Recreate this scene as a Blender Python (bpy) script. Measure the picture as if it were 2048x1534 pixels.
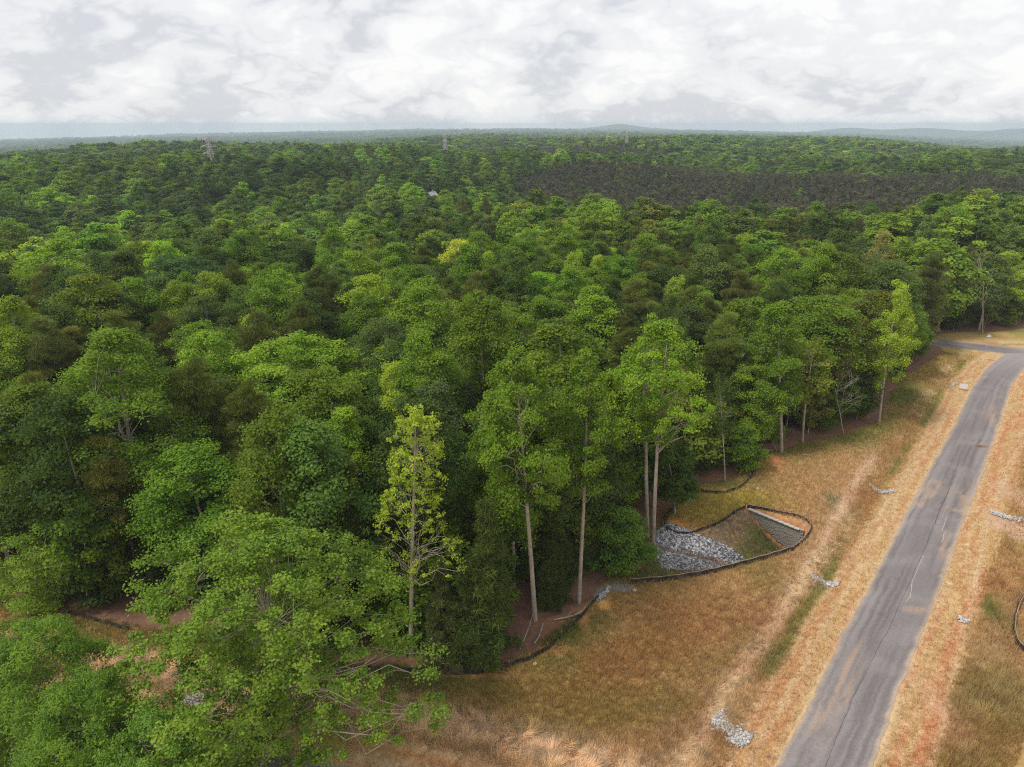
import bpy, math, random
import numpy as np
from mathutils import Vector

for o in list(bpy.data.objects):
    bpy.data.objects.remove(o, do_unlink=True)
scene = bpy.context.scene
COL = scene.collection
R = math.radians

# ------------------------------------------------------------------ camera
CAM_H = 45.0
FPX = 1365.33                      # focal length in pixels of the 2048 px wide photograph (24 mm lens)
PITCH = math.atan((767 - 250) / FPX)
cam_d = bpy.data.cameras.new('camera')
cam_d.sensor_width = 36.0
cam_d.lens = 24.0
cam_d.clip_start = 0.5
cam_d.clip_end = 40000
cam = bpy.data.objects.new('camera', cam_d)
cam.location = (0, 0, CAM_H)
cam.rotation_euler = (math.pi / 2 - PITCH, 0, 0)
COL.objects.link(cam)
scene.camera = cam

# ------------------------------------------------------------------ sky, sun, exposure
SUN_EL, SUN_AZ = R(56), R(-115)    # azimuth from +Y, clockwise
world = bpy.data.worlds.new('World')
scene.world = world
world.use_nodes = True
nt = world.node_tree
nt.nodes.clear()
wo = nt.nodes.new('ShaderNodeOutputWorld')
sky = nt.nodes.new('ShaderNodeTexSky')
sky.sky_type = 'NISHITA'
sky.sun_disc = False
sky.sun_elevation = SUN_EL
sky.sun_rotation = SUN_AZ
bg_sky = nt.nodes.new('ShaderNodeBackground')
bg_sky.inputs['Strength'].default_value = 0.10
nt.links.new(sky.outputs[0], bg_sky.inputs['Color'])
tc = nt.nodes.new('ShaderNodeTexCoord')
sep = nt.nodes.new('ShaderNodeSeparateXYZ')
nt.links.new(tc.outputs['Generated'], sep.inputs[0])
def wmath(op, a, b=None):
    n = nt.nodes.new('ShaderNodeMath'); n.operation = op
    for i, v in enumerate((a, b)):
        if v is None: continue
        if isinstance(v, (int, float)): n.inputs[i].default_value = v
        else: nt.links.new(v, n.inputs[i])
    return n.outputs[0]
zc = wmath('ADD', wmath('MAXIMUM', sep.outputs[2], 0.0), 0.45)
comb = nt.nodes.new('ShaderNodeCombineXYZ')
nt.links.new(wmath('DIVIDE', sep.outputs[0], zc), comb.inputs[0])
nt.links.new(wmath('DIVIDE', sep.outputs[1], zc), comb.inputs[1])
# cloud deck: two scales of noise on the plane of the cloud layer
def wnoise(scale, detail, rough, dist, off):
    mp = nt.nodes.new('ShaderNodeMapping')
    mp.inputs['Location'].default_value = off
    nt.links.new(comb.outputs[0], mp.inputs[0])
    n = nt.nodes.new('ShaderNodeTexNoise')
    n.inputs['Scale'].default_value = scale
    n.inputs['Detail'].default_value = detail
    n.inputs['Roughness'].default_value = rough
    n.inputs['Distortion'].default_value = dist
    nt.links.new(mp.outputs[0], n.inputs['Vector'])
    return n.outputs['Fac']
n1 = wnoise(3.2, 4, 0.45, 0.4, (3.1, 1.7, 0))
n2r = wnoise(8.0, 6, 0.52, 0.3, (9.3, 4.2, 1))
n2 = wmath('MULTIPLY', wmath('ABSOLUTE', wmath('SUBTRACT', n2r, 0.5)), 3.2)   # billows
nmix = wmath('ADD', wmath('MULTIPLY', n1, 0.80), wmath('MULTIPLY', n2, 0.24))
ramp = nt.nodes.new('ShaderNodeValToRGB')
cr = ramp.color_ramp
cr.interpolation = 'EASE'
cr.elements[0].position = 0.32; cr.elements[0].color = (0.410, 0.420, 0.445, 1)
cr.elements[1].position = 0.58; cr.elements[1].color = (0.598, 0.594, 0.588, 1)
e = cr.elements.new(0.46); e.color = (0.528, 0.531, 0.540, 1)
nt.links.new(nmix, ramp.inputs[0])
bg_cl = nt.nodes.new('ShaderNodeBackground')
bg_cl.inputs['Strength'].default_value = 1.0
nt.links.new(ramp.outputs[0], bg_cl.inputs['Color'])
mixw = nt.nodes.new('ShaderNodeMixShader')
mixw.inputs[0].default_value = 0.95
nt.links.new(bg_sky.outputs[0], mixw.inputs[1])
nt.links.new(bg_cl.outputs[0], mixw.inputs[2])
nt.links.new(mixw.outputs[0], wo.inputs['Surface'])

sun_d = bpy.data.lights.new('sun', 'SUN')
sun_d.energy = 1.5
sun_d.angle = R(10)
sun_d.color = (1.0, 0.96, 0.90)
sun = bpy.data.objects.new('sun', sun_d)
sdir = Vector((math.sin(SUN_AZ) * math.cos(SUN_EL), math.cos(SUN_AZ) * math.cos(SUN_EL), math.sin(SUN_EL)))
sun.rotation_euler = sdir.to_track_quat('Z', 'Y').to_euler()
sun.location = sdir * 100
COL.objects.link(sun)

scene.view_settings.view_transform = 'Standard'
scene.view_settings.look = 'None'
scene.view_settings.exposure = 0.75
scene.view_settings.gamma = 1.0
scene.view_settings.use_curve_mapping = False
scene.render.engine = 'CYCLES'
cy = scene.cycles
cy.max_bounces = 5
cy.diffuse_bounces = 2
cy.glossy_bounces = 1
cy.transmission_bounces = 3
cy.transparent_max_bounces = 4
cy.volume_bounces = 2
cy.use_denoising = False
cy.use_adaptive_sampling = False
cy.pixel_filter_type = 'BLACKMAN_HARRIS'
cy.filter_width = 1.15
cy.caustics_reflective = False
cy.caustics_refractive = False

# ------------------------------------------------------------------ geometry helpers
def ray(px, py):
    a = (px - 1024) / FPX; b = (767 - py) / FPX
    return np.array([a, math.cos(PITCH) + b * math.sin(PITCH), -math.sin(PITCH) + b * math.cos(PITCH)])
def G(px, py, z=0.0):
    """ground point seen at a photograph position"""
    d = ray(px, py); t = (z - CAM_H) / d[2]
    return np.array([d[0] * t, d[1] * t])
def GP(lst, z=0.0): return np.array([G(p[0], p[1], z) for p in lst])
def at_depth(px, py, Y):
    d = ray(px, py); s = Y / d[1]
    return np.array([d[0] * s, Y, CAM_H + d[2] * s])
def project(x, y, z):
    """world -> photograph pixel"""
    f = y * math.cos(PITCH) - (z - CAM_H) * math.sin(PITCH)
    u = y * math.sin(PITCH) + (z - CAM_H) * math.cos(PITCH)
    return 1024 + FPX * x / f, 767 - FPX * u / f, f
def sstep(a, b, x):
    t = np.clip((np.asarray(x, float) - a) / (b - a), 0, 1)
    return t * t * (3 - 2 * t)
_tab = np.random.default_rng(7).random((256, 256))
def vnoise(x, y, s=0):
    x = np.asarray(x, float) + 37.7 * s; y = np.asarray(y, float) + 91.3 * s
    xi = np.floor(x).astype(int); yi = np.floor(y).astype(int)
    fx = x - xi; fy = y - yi
    fx = fx * fx * (3 - 2 * fx); fy = fy * fy * (3 - 2 * fy)
    a = _tab[xi & 255, yi & 255]; b = _tab[(xi + 1) & 255, yi & 255]
    c = _tab[xi & 255, (yi + 1) & 255]; d = _tab[(xi + 1) & 255, (yi + 1) & 255]
    return (a * (1 - fx) + b * fx) * (1 - fy) + (c * (1 - fx) + d * fx) * fy
def fbm(x, y, s=0, oct=4):
    v = 0; a = 0.5; t = 0
    for i in range(oct):
        v = v + a * vnoise(x * 2 ** i, y * 2 ** i, s + i * 1.3); t += a; a *= 0.5
    return v / t
def seg_dist(P, A, B):
    d = B - A; L2 = max(d @ d, 1e-9)
    t = np.clip(((P - A) @ d) / L2, 0, 1)
    q = P - (A + t[:, None] * d)
    return np.hypot(q[:, 0], q[:, 1]), t, (P[:, 0] - A[0]) * d[1] - (P[:, 1] - A[1]) * d[0]
def poly_dist(P, L):
    """distance to polyline, signed (+ right of travel), arc length"""
    best = np.full(len(P), 1e9); sg = np.zeros(len(P)); arc = np.zeros(len(P)); acc = 0
    for i in range(len(L) - 1):
        dd, t, cr_ = seg_dist(P, L[i], L[i + 1]); ln = np.hypot(*(L[i + 1] - L[i]))
        m = dd < best
        best[m] = dd[m]; sg[m] = np.sign(cr_[m]); arc[m] = acc + t[m] * ln
        acc += ln
    return best * np.where(sg == 0, 1, sg), arc
def in_poly(P, L):
    x, y = P[:, 0], P[:, 1]; r = np.zeros(len(P), bool); j = len(L) - 1
    for i in range(len(L)):
        xi, yi = L[i]; xj, yj = L[j]
        c = ((yi > y) != (yj > y)) & (x < (xj - xi) * (y - yi) / ((yj - yi) if yj != yi else 1e-9) + xi)
        r ^= c; j = i
    return r
def resample(L, step):
    L = np.asarray(L, float); s = np.r_[0, np.cumsum(np.hypot(*np.diff(L, axis=0).T))]
    n = max(2, int(round(s[-1] / step)) + 1); q = np.linspace(0, s[-1], n)
    return np.c_[np.interp(q, s, L[:, 0]), np.interp(q, s, L[:, 1])]
def smooth(L, k=2):
    L = np.asarray(L, float)
    for _ in range(k):
        out = [L[0]]
        for i in range(len(L) - 1):
            out += [0.75 * L[i] + 0.25 * L[i + 1], 0.25 * L[i] + 0.75 * L[i + 1]]
        out.append(L[-1]); L = np.array(out)
    return L

def mesh_np(name, verts, faces, mats=(), fmat=None, colors=None, floats=None, smooth_shade=False):
    """faces: list of (n,k) int arrays"""
    me = bpy.data.meshes.new(name)
    verts = np.ascontiguousarray(verts, np.float32)
    if not isinstance(faces, (list, tuple)): faces = [faces]
    faces = [np.asarray(f, np.int32) for f in faces if len(f)]
    me.vertices.add(len(verts)); me.vertices.foreach_set('co', verts.ravel())
    li = np.concatenate([f.ravel() for f in faces])
    tot = np.concatenate([np.full(len(f), f.shape[1], np.int32) for f in faces])
    st = np.r_[0, np.cumsum(tot)[:-1]].astype(np.int32)
    me.loops.add(len(li)); me.loops.foreach_set('vertex_index', li)
    me.polygons.add(len(tot)); me.polygons.foreach_set('loop_start', st)
    if fmat is not None: me.polygons.foreach_set('material_index', np.asarray(fmat, np.int32))
    me.polygons.foreach_set('use_smooth', np.full(len(tot), smooth_shade))
    for m in mats: me.materials.append(m)
    for k, v in (colors or {}).items():
        a = me.attributes.new(k, 'FLOAT_COLOR', 'POINT')
        v = np.c_[v, np.ones(len(v))] if v.shape[1] == 3 else v
        a.data.foreach_set('color', np.ascontiguousarray(v, np.float32).ravel())
    for k, v in (floats or {}).items():
        a = me.attributes.new(k, 'FLOAT', 'POINT'); a.data.foreach_set('value', np.ascontiguousarray(v, np.float32))
    me.update(calc_edges=True)
    return me
def link(name, data, parent=None, loc=(0, 0, 0), rot=(0, 0, 0), scl=(1, 1, 1)):
    o = bpy.data.objects.new(name, data); COL.objects.link(o)
    o.parent = parent; o.location = loc; o.rotation_euler = rot; o.scale = scl
    return o
def tag(o, label, cat=None, group=None, kind=None):
    o['label'] = label
    if cat: o['category'] = cat
    if group: o['group'] = group
    if kind: o['kind'] = kind
    return o

class MB:
    """collects boxes and tubes into one mesh"""
    def __init__(s): s.v = []; s.q = []; s.t = []; s.n = 0
    def add(s, v, q=None, t=None):
        v = np.asarray(v, float)
        if q is not None and len(q): s.q.append(np.asarray(q) + s.n)
        if t is not None and len(t): s.t.append(np.asarray(t) + s.n)
        s.v.append(v); s.n += len(v)
    def box(s, c, d, rz=0.0):
        k = np.array([[x, y, z] for z in (-.5, .5) for y in (-.5, .5) for x in (-.5, .5)]) * np.array(d)
        ca, sa = math.cos(rz), math.sin(rz)
        k = np.c_[k[:, 0] * ca - k[:, 1] * sa, k[:, 0] * sa + k[:, 1] * ca, k[:, 2]] + np.array(c)
        s.add(k, [[0, 2, 3, 1], [4, 5, 7, 6], [0, 1, 5, 4], [2, 6, 7, 3], [0, 4, 6, 2], [1, 3, 7, 5]])
    def tube(s, pts, rad, n=6, cap=True):
        pts = np.asarray(pts, float); rad = np.broadcast_to(np.asarray(rad, float), (len(pts),))
        tg = np.gradient(pts, axis=0); tg /= np.linalg.norm(tg, axis=1)[:, None] + 1e-9
        ref = np.where(np.abs(tg[:, 2:3]) > 0.9, np.array([[1., 0, 0]]), np.array([[0, 0, 1.]]))
        a = np.cross(tg, ref); a /= np.linalg.norm(a, axis=1)[:, None] + 1e-9
        b = np.cross(tg, a)
        th = np.arange(n) * 2 * math.pi / n
        v = pts[:, None] + rad[:, None, None] * (np.cos(th)[None, :, None] * a[:, None] + np.sin(th)[None, :, None] * b[:, None])
        m = len(pts); i = np.arange(m - 1)[:, None] * n; j = np.arange(n)[None]; j2 = (j + 1) % n
        q = np.stack([i + j, i + j2, i + n + j2, i + n + j], -1).reshape(-1, 4)
        s.add(v.reshape(-1, 3), q)
        if cap and n == 4: s.q.append(np.array([[0, 1, 2, 3]]) + s.n - 4)
    def mesh(s, name, mats=(), sm=False):
        f = []
        if s.q: f.append(np.concatenate(s.q))
        if s.t: f.append(np.concatenate(s.t))
        return mesh_np(name, np.concatenate(s.v), f, mats, smooth_shade=sm)

# ------------------------------------------------------------------ materials
def new_mat(name):
    m = bpy.data.materials.new(name); m.use_nodes = True
    nt = m.node_tree; nt.nodes.clear()
    return m, nt, nt.nodes.new('ShaderNodeOutputMaterial')
def N(nt, t, **kw):
    n = nt.nodes.new(t)
    for k, v in kw.items():
        if k in n.inputs: n.inputs[k].default_value = v
        else: setattr(n, k, v)
    return n
def mixcol(nt, fac, a, b, blend='MIX'):
    n = nt.nodes.new('ShaderNodeMix'); n.data_type = 'RGBA'; n.blend_type = blend
    for sock, v in ((n.inputs[0], fac), (n.inputs[6], a), (n.inputs[7], b)):
        if isinstance(v, bpy.types.NodeSocket): nt.links.new(v, sock)
        elif isinstance(v, (int, float)): sock.default_value = v
        else: sock.default_value = (*v, 1)
    return n.outputs[2]
def noise_fac(nt, scale, detail=4, rough=0.55, lo=0.3, hi=0.7, coord='Object', vec=None):
    if vec is None:
        tc = nt.nodes.new('ShaderNodeTexCoord'); vec = tc.outputs[coord]
    n = N(nt, 'ShaderNodeTexNoise', Scale=scale, Detail=detail, Roughness=rough)
    nt.links.new(vec, n.inputs['Vector'])
    mr = N(nt, 'ShaderNodeMapRange'); mr.inputs[1].default_value = lo; mr.inputs[2].default_value = hi
    nt.links.new(n.outputs['Fac'], mr.inputs[0])
    return mr.outputs[0]
def mat_noise(name, c1, c2, scale, rough=0.85, detail=5, c3=None, scale3=1.0, bump=0.0):
    m, nt, out = new_mat(name)
    col = mixcol(nt, noise_fac(nt, scale, detail), c1, c2)
    if c3: col = mixcol(nt, noise_fac(nt, scale3, 3, lo=0.5, hi=0.75), col, c3)
    b = N(nt, 'ShaderNodeBsdfPrincipled', Roughness=rough)
    b.inputs['Specular IOR Level'].default_value = 0.25
    nt.links.new(col, b.inputs['Base Color'])
    if bump:
        bp = N(nt, 'ShaderNodeBump', Strength=bump, Distance=0.05)
        tc = nt.nodes.new('ShaderNodeTexCoord'); n = N(nt, 'ShaderNodeTexNoise', Scale=scale * 2, Detail=6)
        nt.links.new(tc.outputs['Object'], n.inputs['Vector']); nt.links.new(n.outputs['Fac'], bp.inputs['Height'])
        nt.links.new(bp.outputs[0], b.inputs['Normal'])
    nt.links.new(b.outputs[0], out.inputs[0])
    return m
def mat_leaf(name, trans=0.38, spec=0.16, rough=0.55):
    """foliage: tint per tree (instancer/object property), lv per leaf"""
    m, nt, out = new_mat(name)
    at = N(nt, 'ShaderNodeAttribute', attribute_type='INSTANCER', attribute_name='tint')
    lv = N(nt, 'ShaderNodeAttribute', attribute_type='GEOMETRY', attribute_name='lv')
    hsv = nt.nodes.new('ShaderNodeHueSaturation')
    m1 = N(nt, 'ShaderNodeMapRange'); m1.inputs[3].default_value = 0.488; m1.inputs[4].default_value = 0.522
    m2 = N(nt, 'ShaderNodeMapRange'); m2.inputs[3].default_value = 0.68; m2.inputs[4].default_value = 1.38
    nt.links.new(lv.outputs['Fac'], m1.inputs[0]); nt.links.new(lv.outputs['Fac'], m2.inputs[0])
    m1.inputs[3].default_value, m1.inputs[4].default_value = 0.522, 0.488
    nt.links.new(m1.outputs[0], hsv.inputs['Hue']); nt.links.new(m2.outputs[0], hsv.inputs['Value'])
    nt.links.new(at.outputs['Color'], hsv.inputs['Color'])
    b = N(nt, 'ShaderNodeBsdfPrincipled', Roughness=rough)
    b.inputs['Specular IOR Level'].default_value = spec
    nt.links.new(hsv.outputs[0], b.inputs['Base Color'])
    t = nt.nodes.new('ShaderNodeBsdfTranslucent')
    tcol = mixcol(nt, 1.0, hsv.outputs[0], (1.25, 1.25, 0.55), 'MULTIPLY')
    nt.links.new(tcol, t.inputs['Color'])
    mx = nt.nodes.new('ShaderNodeMixShader'); mx.inputs[0].default_value = trans
    nt.links.new(b.outputs[0], mx.inputs[1]); nt.links.new(t.outputs[0], mx.inputs[2])
    nt.links.new(mx.outputs[0], out.inputs[0])
    return m
def mat_attr(name, attr, nscale, var=0.25, rough=0.95, trans=0.0, second=None):
    """surface whose colour lies in a vertex attribute, with fine grain on top"""
    m, nt, out = new_mat(name)
    at = N(nt, 'ShaderNodeAttribute', attribute_type='GEOMETRY', attribute_name=attr)
    col = at.outputs['Color']
    f = noise_fac(nt, nscale, 6, 0.65, 0.25, 0.75)
    lo = mixcol(nt, 1.0, col, (1 - var,) * 3, 'MULTIPLY'); hi = mixcol(nt, 1.0, col, (1 + var,) * 3, 'MULTIPLY')
    col = mixcol(nt, f, lo, hi)
    if second:
        f2 = noise_fac(nt, second[0], 4, 0.6, 0.55, 0.72)
        col = mixcol(nt, f2, col, mixcol(nt, 1.0, col, second[1], 'MULTIPLY'))
    b = N(nt, 'ShaderNodeBsdfPrincipled', Roughness=rough)
    b.inputs['Specular IOR Level'].default_value = 0.12
    nt.links.new(col, b.inputs['Base Color'])
    if trans:
        t = nt.nodes.new('ShaderNodeBsdfTranslucent'); nt.links.new(col, t.inputs['Color'])
        mx = nt.nodes.new('ShaderNodeMixShader'); mx.inputs[0].default_value = trans
        nt.links.new(b.outputs[0], mx.inputs[1]); nt.links.new(t.outputs[0], mx.inputs[2])
        nt.links.new(mx.outputs[0], out.inputs[0])
    else:
        nt.links.new(b.outputs[0], out.inputs[0])
    return m

M_LEAF = mat_leaf('leaf')
M_NEEDLE = mat_leaf('needle', trans=0.12, spec=0.15, rough=0.65)
M_BARK = mat_noise('grey_bark', (0.42, 0.36, 0.28), (0.24, 0.20, 0.155), 2.2, c3=(0.48, 0.44, 0.37), scale3=0.7, bump=0.3)
M_PBARK = mat_noise('brown_bark', (0.13, 0.085, 0.06), (0.07, 0.05, 0.04), 3.0, bump=0.4)
M_DEAD = mat_noise('bleached_wood', (0.42, 0.37, 0.30), (0.25, 0.21, 0.17), 4.0)
M_GROUND = mat_attr('ground_soil', 'col', 1.7, 0.30, second=(6.0, (0.72, 0.70, 0.66)))
M_ROAD = mat_attr('asphalt', 'col', 5.0, 0.2, rough=0.95, second=(0.7, (0.9, 0.88, 0.89)))
M_GRASS = mat_attr('grass_blade', 'col', 0.8, 0.12, rough=0.8, trans=0.25)
M_FABRIC = mat_noise('silt_fabric', (0.012, 0.012, 0.014), (0.035, 0.033, 0.034), 1.5, rough=0.6, c3=(0.10, 0.085, 0.07), scale3=0.9)
M_STAKE = mat_noise('stake_wood', (0.42, 0.32, 0.20), (0.28, 0.2, 0.13), 5)
M_HEM = mat_noise('muddy_hem', (0.40, 0.28, 0.19), (0.28, 0.18, 0.12), 2)
M_STONE = mat_attr('grey_stone', 'col', 4.0, 0.2, rough=0.8)
M_BLOCK = mat_noise('wall_block', (0.46, 0.42, 0.37), (0.32, 0.29, 0.25), 3.0, c3=(0.22, 0.20, 0.16), scale3=1.2, bump=0.5)
M_CAP = mat_noise('cap_block', (0.58, 0.52, 0.45), (0.45, 0.40, 0.34), 3.0, bump=0.3)
M_STEEL = mat_noise('galvanised_steel', (0.56, 0.53, 0.51), (0.44, 0.41, 0.40), 1.0, rough=0.6)
M_WIRE = mat_noise('cable', (0.20, 0.20, 0.21), (0.14, 0.14, 0.15), 0.2, rough=0.5)
M_WHITE = mat_noise('white_board', (0.80, 0.80, 0.79), (0.70, 0.70, 0.69), 3, rough=0.5)
M_GLASS = mat_noise('window_glass', (0.03, 0.035, 0.04), (0.05, 0.055, 0.06), 1, rough=0.1)
M_ROOF = mat_noise('roof_shingle', (0.24, 0.19, 0.17), (0.17, 0.14, 0.13), 1.5)
M_SIDING = mat_noise('pale_siding', (0.72, 0.70, 0.66), (0.62, 0.60, 0.56), 0.8)
M_HILL = mat_noise('wooded_hill', (0.03, 0.055, 0.018), (0.05, 0.075, 0.022), 0.01, detail=8)

# ------------------------------------------------------------------ plan of the place (metres on the ground)
ROAD_L = GP([(1440, 1760), (1470, 1700), (1552, 1534), (1618, 1408), (1680, 1276), (1738, 1174), (1800, 1050), (1838, 976), (1873, 914), (1912, 844), (1944, 777), (1972, 737), (1999, 716), (2012, 706)])
ROAD_R = GP([(1685, 1760), (1700, 1700), (1746, 1534), (1789, 1408), (1840, 1276), (1883, 1170), (1924, 1050), (1955, 976), (1979, 906), (2002, 838), (2024, 768), (2050, 735), (2090, 716), (2140, 710)])
_q = np.linspace(0, 1, 25); _l = np.linspace(0, 1, len(ROAD_L)); _r = np.linspace(0, 1, len(ROAD_R))
ROAD_C = smooth(0.5 * np.c_[np.interp(_q, _l, ROAD_L[:, 0]) + np.interp(_q, _r, ROAD_R[:, 0]), np.interp(_q, _l, ROAD_L[:, 1]) + np.interp(_q, _r, ROAD_R[:, 1])], 1)
CROSS = smooth(GP([(1700, 660), (1800, 674), (1890, 687), (1970, 695), (2060, 706), (2200, 722), (2500, 760)]), 2)
SIDE = smooth(np.vstack([[[-175, 78], [-110, 60]], GP([(-700, 1340), (-300, 1405), (0, 1460), (350, 1530), (700, 1605), (1000, 1690), (1300, 1800)]), [[17, 20], [26, 14]]]), 2)
EDGE_PX = [(-900, 1050), (-500, 1110), (-200, 1150), (0, 1180), (60, 1208), (200, 1236), (400, 1285), (600, 1325), (760, 1334), (905, 1340), (1000, 1328),
           (1070, 1300), (1150, 1232), (1205, 1165), (1290, 1135), (1296, 1078), (1330, 1035), (1390, 972), (1480, 955), (1505, 925), (1545, 905), (1600, 890),
           (1700, 868), (1760, 845), (1775, 800), (1800, 762), (1850, 728), (1890, 704), (1878, 690), (1876, 668), (1930, 664), (1985, 665), (2048, 657), (2200, 640), (2500, 620), (3300, 600)]
EDGE = GP(EDGE_PX)
FIELD = np.vstack([EDGE, [[900, 120], [900, -300], [-600, -300], [-400, 60]]])
PIT_PX = [(1296, 1086), (1332, 1060), (1360, 1072), (1400, 1064), (1440, 1046), (1462, 1028), (1490, 1014), (1612, 1050), (1618, 1062), (1600, 1086), (1565, 1107), (1480, 1128), (1400, 1146), (1318, 1160)]
PIT = GP(PIT_PX)
PIT_W = [3.0, 3.0, 4.0, 4.5, 4.5, 3.0, 0.35, 0.35, 0.4, 0.5, 1.0, 1.5, 1.5, 6.0]
WALL_A, WALL_B = G(1496, 1021), G(1609, 1055)
WDIR = (WALL_B - WALL_A) / np.linalg.norm(WALL_B - WALL_A)
WNOR = np.array([WDIR[1], -WDIR[0]])
if WNOR[1] > 0: WNOR = -WNOR                        # towards the pit
WLEN = np.linalg.norm(WALL_B - WALL_A)
DITCH = smooth(GP([(1440, 1610), (1480, 1480), (1570, 1310), (1650, 1160), (1720, 1040), (1765, 970), (1830, 880), (1880, 800), (1915, 745)]), 1)
TRACK = smooth(GP([(1330, 1620), (1400, 1470), (1470, 1360), (1560, 1235), (1625, 1120), (1690, 1000), (1745, 915)]), 1)

def height(x, y):
    x = np.asarray(x, float); y = np.asarray(y, float)
    shp = x.shape; x = x.ravel(); y = y.ravel()
    r = np.hypot(x, y)
    az = np.degrees(np.arctan2(x, y))
    def bump(cx, cy, sx, sy, h): return h * np.exp(-((x - cx) / sx) ** 2 - ((y - cy) / sy) ** 2)
    far = bump(-110, 270, 110, 90, -9) + bump(-250, 620, 200, 140, 5) + bump(330, 520, 250, 140, 1.5) + bump(430, 1080, 330, 240, 9) \
        + bump(-20, 1050, 380, 200, 1) + bump(30, 400, 140, 90, -3) + bump(900, 800, 300, 220, -6) + bump(150, 1900, 900, 350, 2) + bump(-1200, 1500, 600, 500, -14)
    far = far + bump(-125, 430, 80, 50, 4) + bump(20, 560, 120, 60, 6) + bump(140, 330, 110, 45, -5) + bump(-330, 430, 110, 70, 1)
    far = far + (fbm(x / 190, y / 190, 3, 3) - 0.5) * 24 * sstep(170, 450, r)
    far = far + (fbm(x / 900, y / 900, 5, 3) - 0.5) * 30 * sstep(900, 2600, r)
    lowl = np.maximum(1 - sstep(-16, -3, az), sstep(24, 34, az)); far = far - 24 * sstep(850, 1500, r) * (.25 + .75 * lowl)
    far = far - 13 * sstep(1500, 5000, r) - (np.abs(az).clip(0, 50) / 37.0) ** 2 * 88 * (r / 9000) * sstep(1500, 3500, r)
    h = far * sstep(115, 240, r)
    # field beyond the junction rises to the right
    h = h + 2.6 * sstep(118, 150, x) * sstep(135, 160, y) * (1 - sstep(200, 300, r))
    near = (r < 180)
    if near.any():
        P = np.c_[x[near], y[near]]
        hh = (fbm(P[:, 0] / 9, P[:, 1] / 9, 9, 3) - 0.5) * 0.25
        s, arc = poly_dist(P, DITCH)
        hh = hh - 0.55 * np.exp(-(s / 1.3) ** 2)
        s2, _ = poly_dist(P, ROAD_C)
        flat = 1 - sstep(4.0, 6.5, np.abs(s2))
        s3, _ = poly_dist(P, SIDE); s4, _ = poly_dist(P, CROSS)
        flat = np.maximum(flat, 1 - sstep(3.6, 6, np.abs(s3))); flat = np.maximum(flat, 1 - sstep(4, 7, np.abs(s4)))
        hh = hh * (1 - flat) - 0.03 * 0
        # the excavated basin in front of the block wall
        ins = in_poly(P, PIT)
        if ins.any():
            Q = P[ins]; k = np.ones(len(Q))
            n = len(PIT)
            for i in range(n):
                dd, _, _ = seg_dist(Q, PIT[i], PIT[(i + 1) % n])
                k = np.minimum(k, np.clip(dd / PIT_W[i], 0, 1))
            u = ((Q - WALL_A) @ WDIR) / WLEN                 # 0 at the wall's low-cover end, 1 at its corner
            dep = 1.1 + 2.9 * sstep(-0.3, 0.95, u)
            hh[ins] = -dep * k + (fbm(Q[:, 0] / 2, Q[:, 1] / 2, 4, 3) - 0.5) * 0.3 * k
        h[near] += hh
    return h.reshape(shp)
def H1(x, y): return float(height(np.array([x]), np.array([y]))[0])

# ------------------------------------------------------------------ what grows or lies where (real surface colours)
C_DRY = np.array([0.525, 0.338, 0.155]); C_STRAW = np.array([0.61, 0.445, 0.245]); C_RED = np.array([0.42, 0.23, 0.095]); C_OLIVE = np.array([0.38, 0.275, 0.085])
C_GREEN = np.array([0.17, 0.20, 0.045]); C_YEL = np.array([0.45, 0.36, 0.075]); C_TRACK = np.array([0.52, 0.34, 0.23]); C_CLAY = np.array([0.50, 0.245, 0.115])
C_LITTER = np.array([0.165, 0.09, 0.06]); C_DUST = np.array([0.52, 0.39, 0.28])
def lerp(a, b, t): return a + (b - a) * np.asarray(t)[:, None]
def blob(P, px, py, rx, ry=None, ang=0.0):
    c = G(px, py); d = P - c; ca, sa = math.cos(ang), math.sin(ang)
    u = d[:, 0] * ca + d[:, 1] * sa; v = -d[:, 0] * sa + d[:, 1] * ca
    return np.exp(-(u / rx) ** 2 - (v / (ry or rx)) ** 2)
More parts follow.
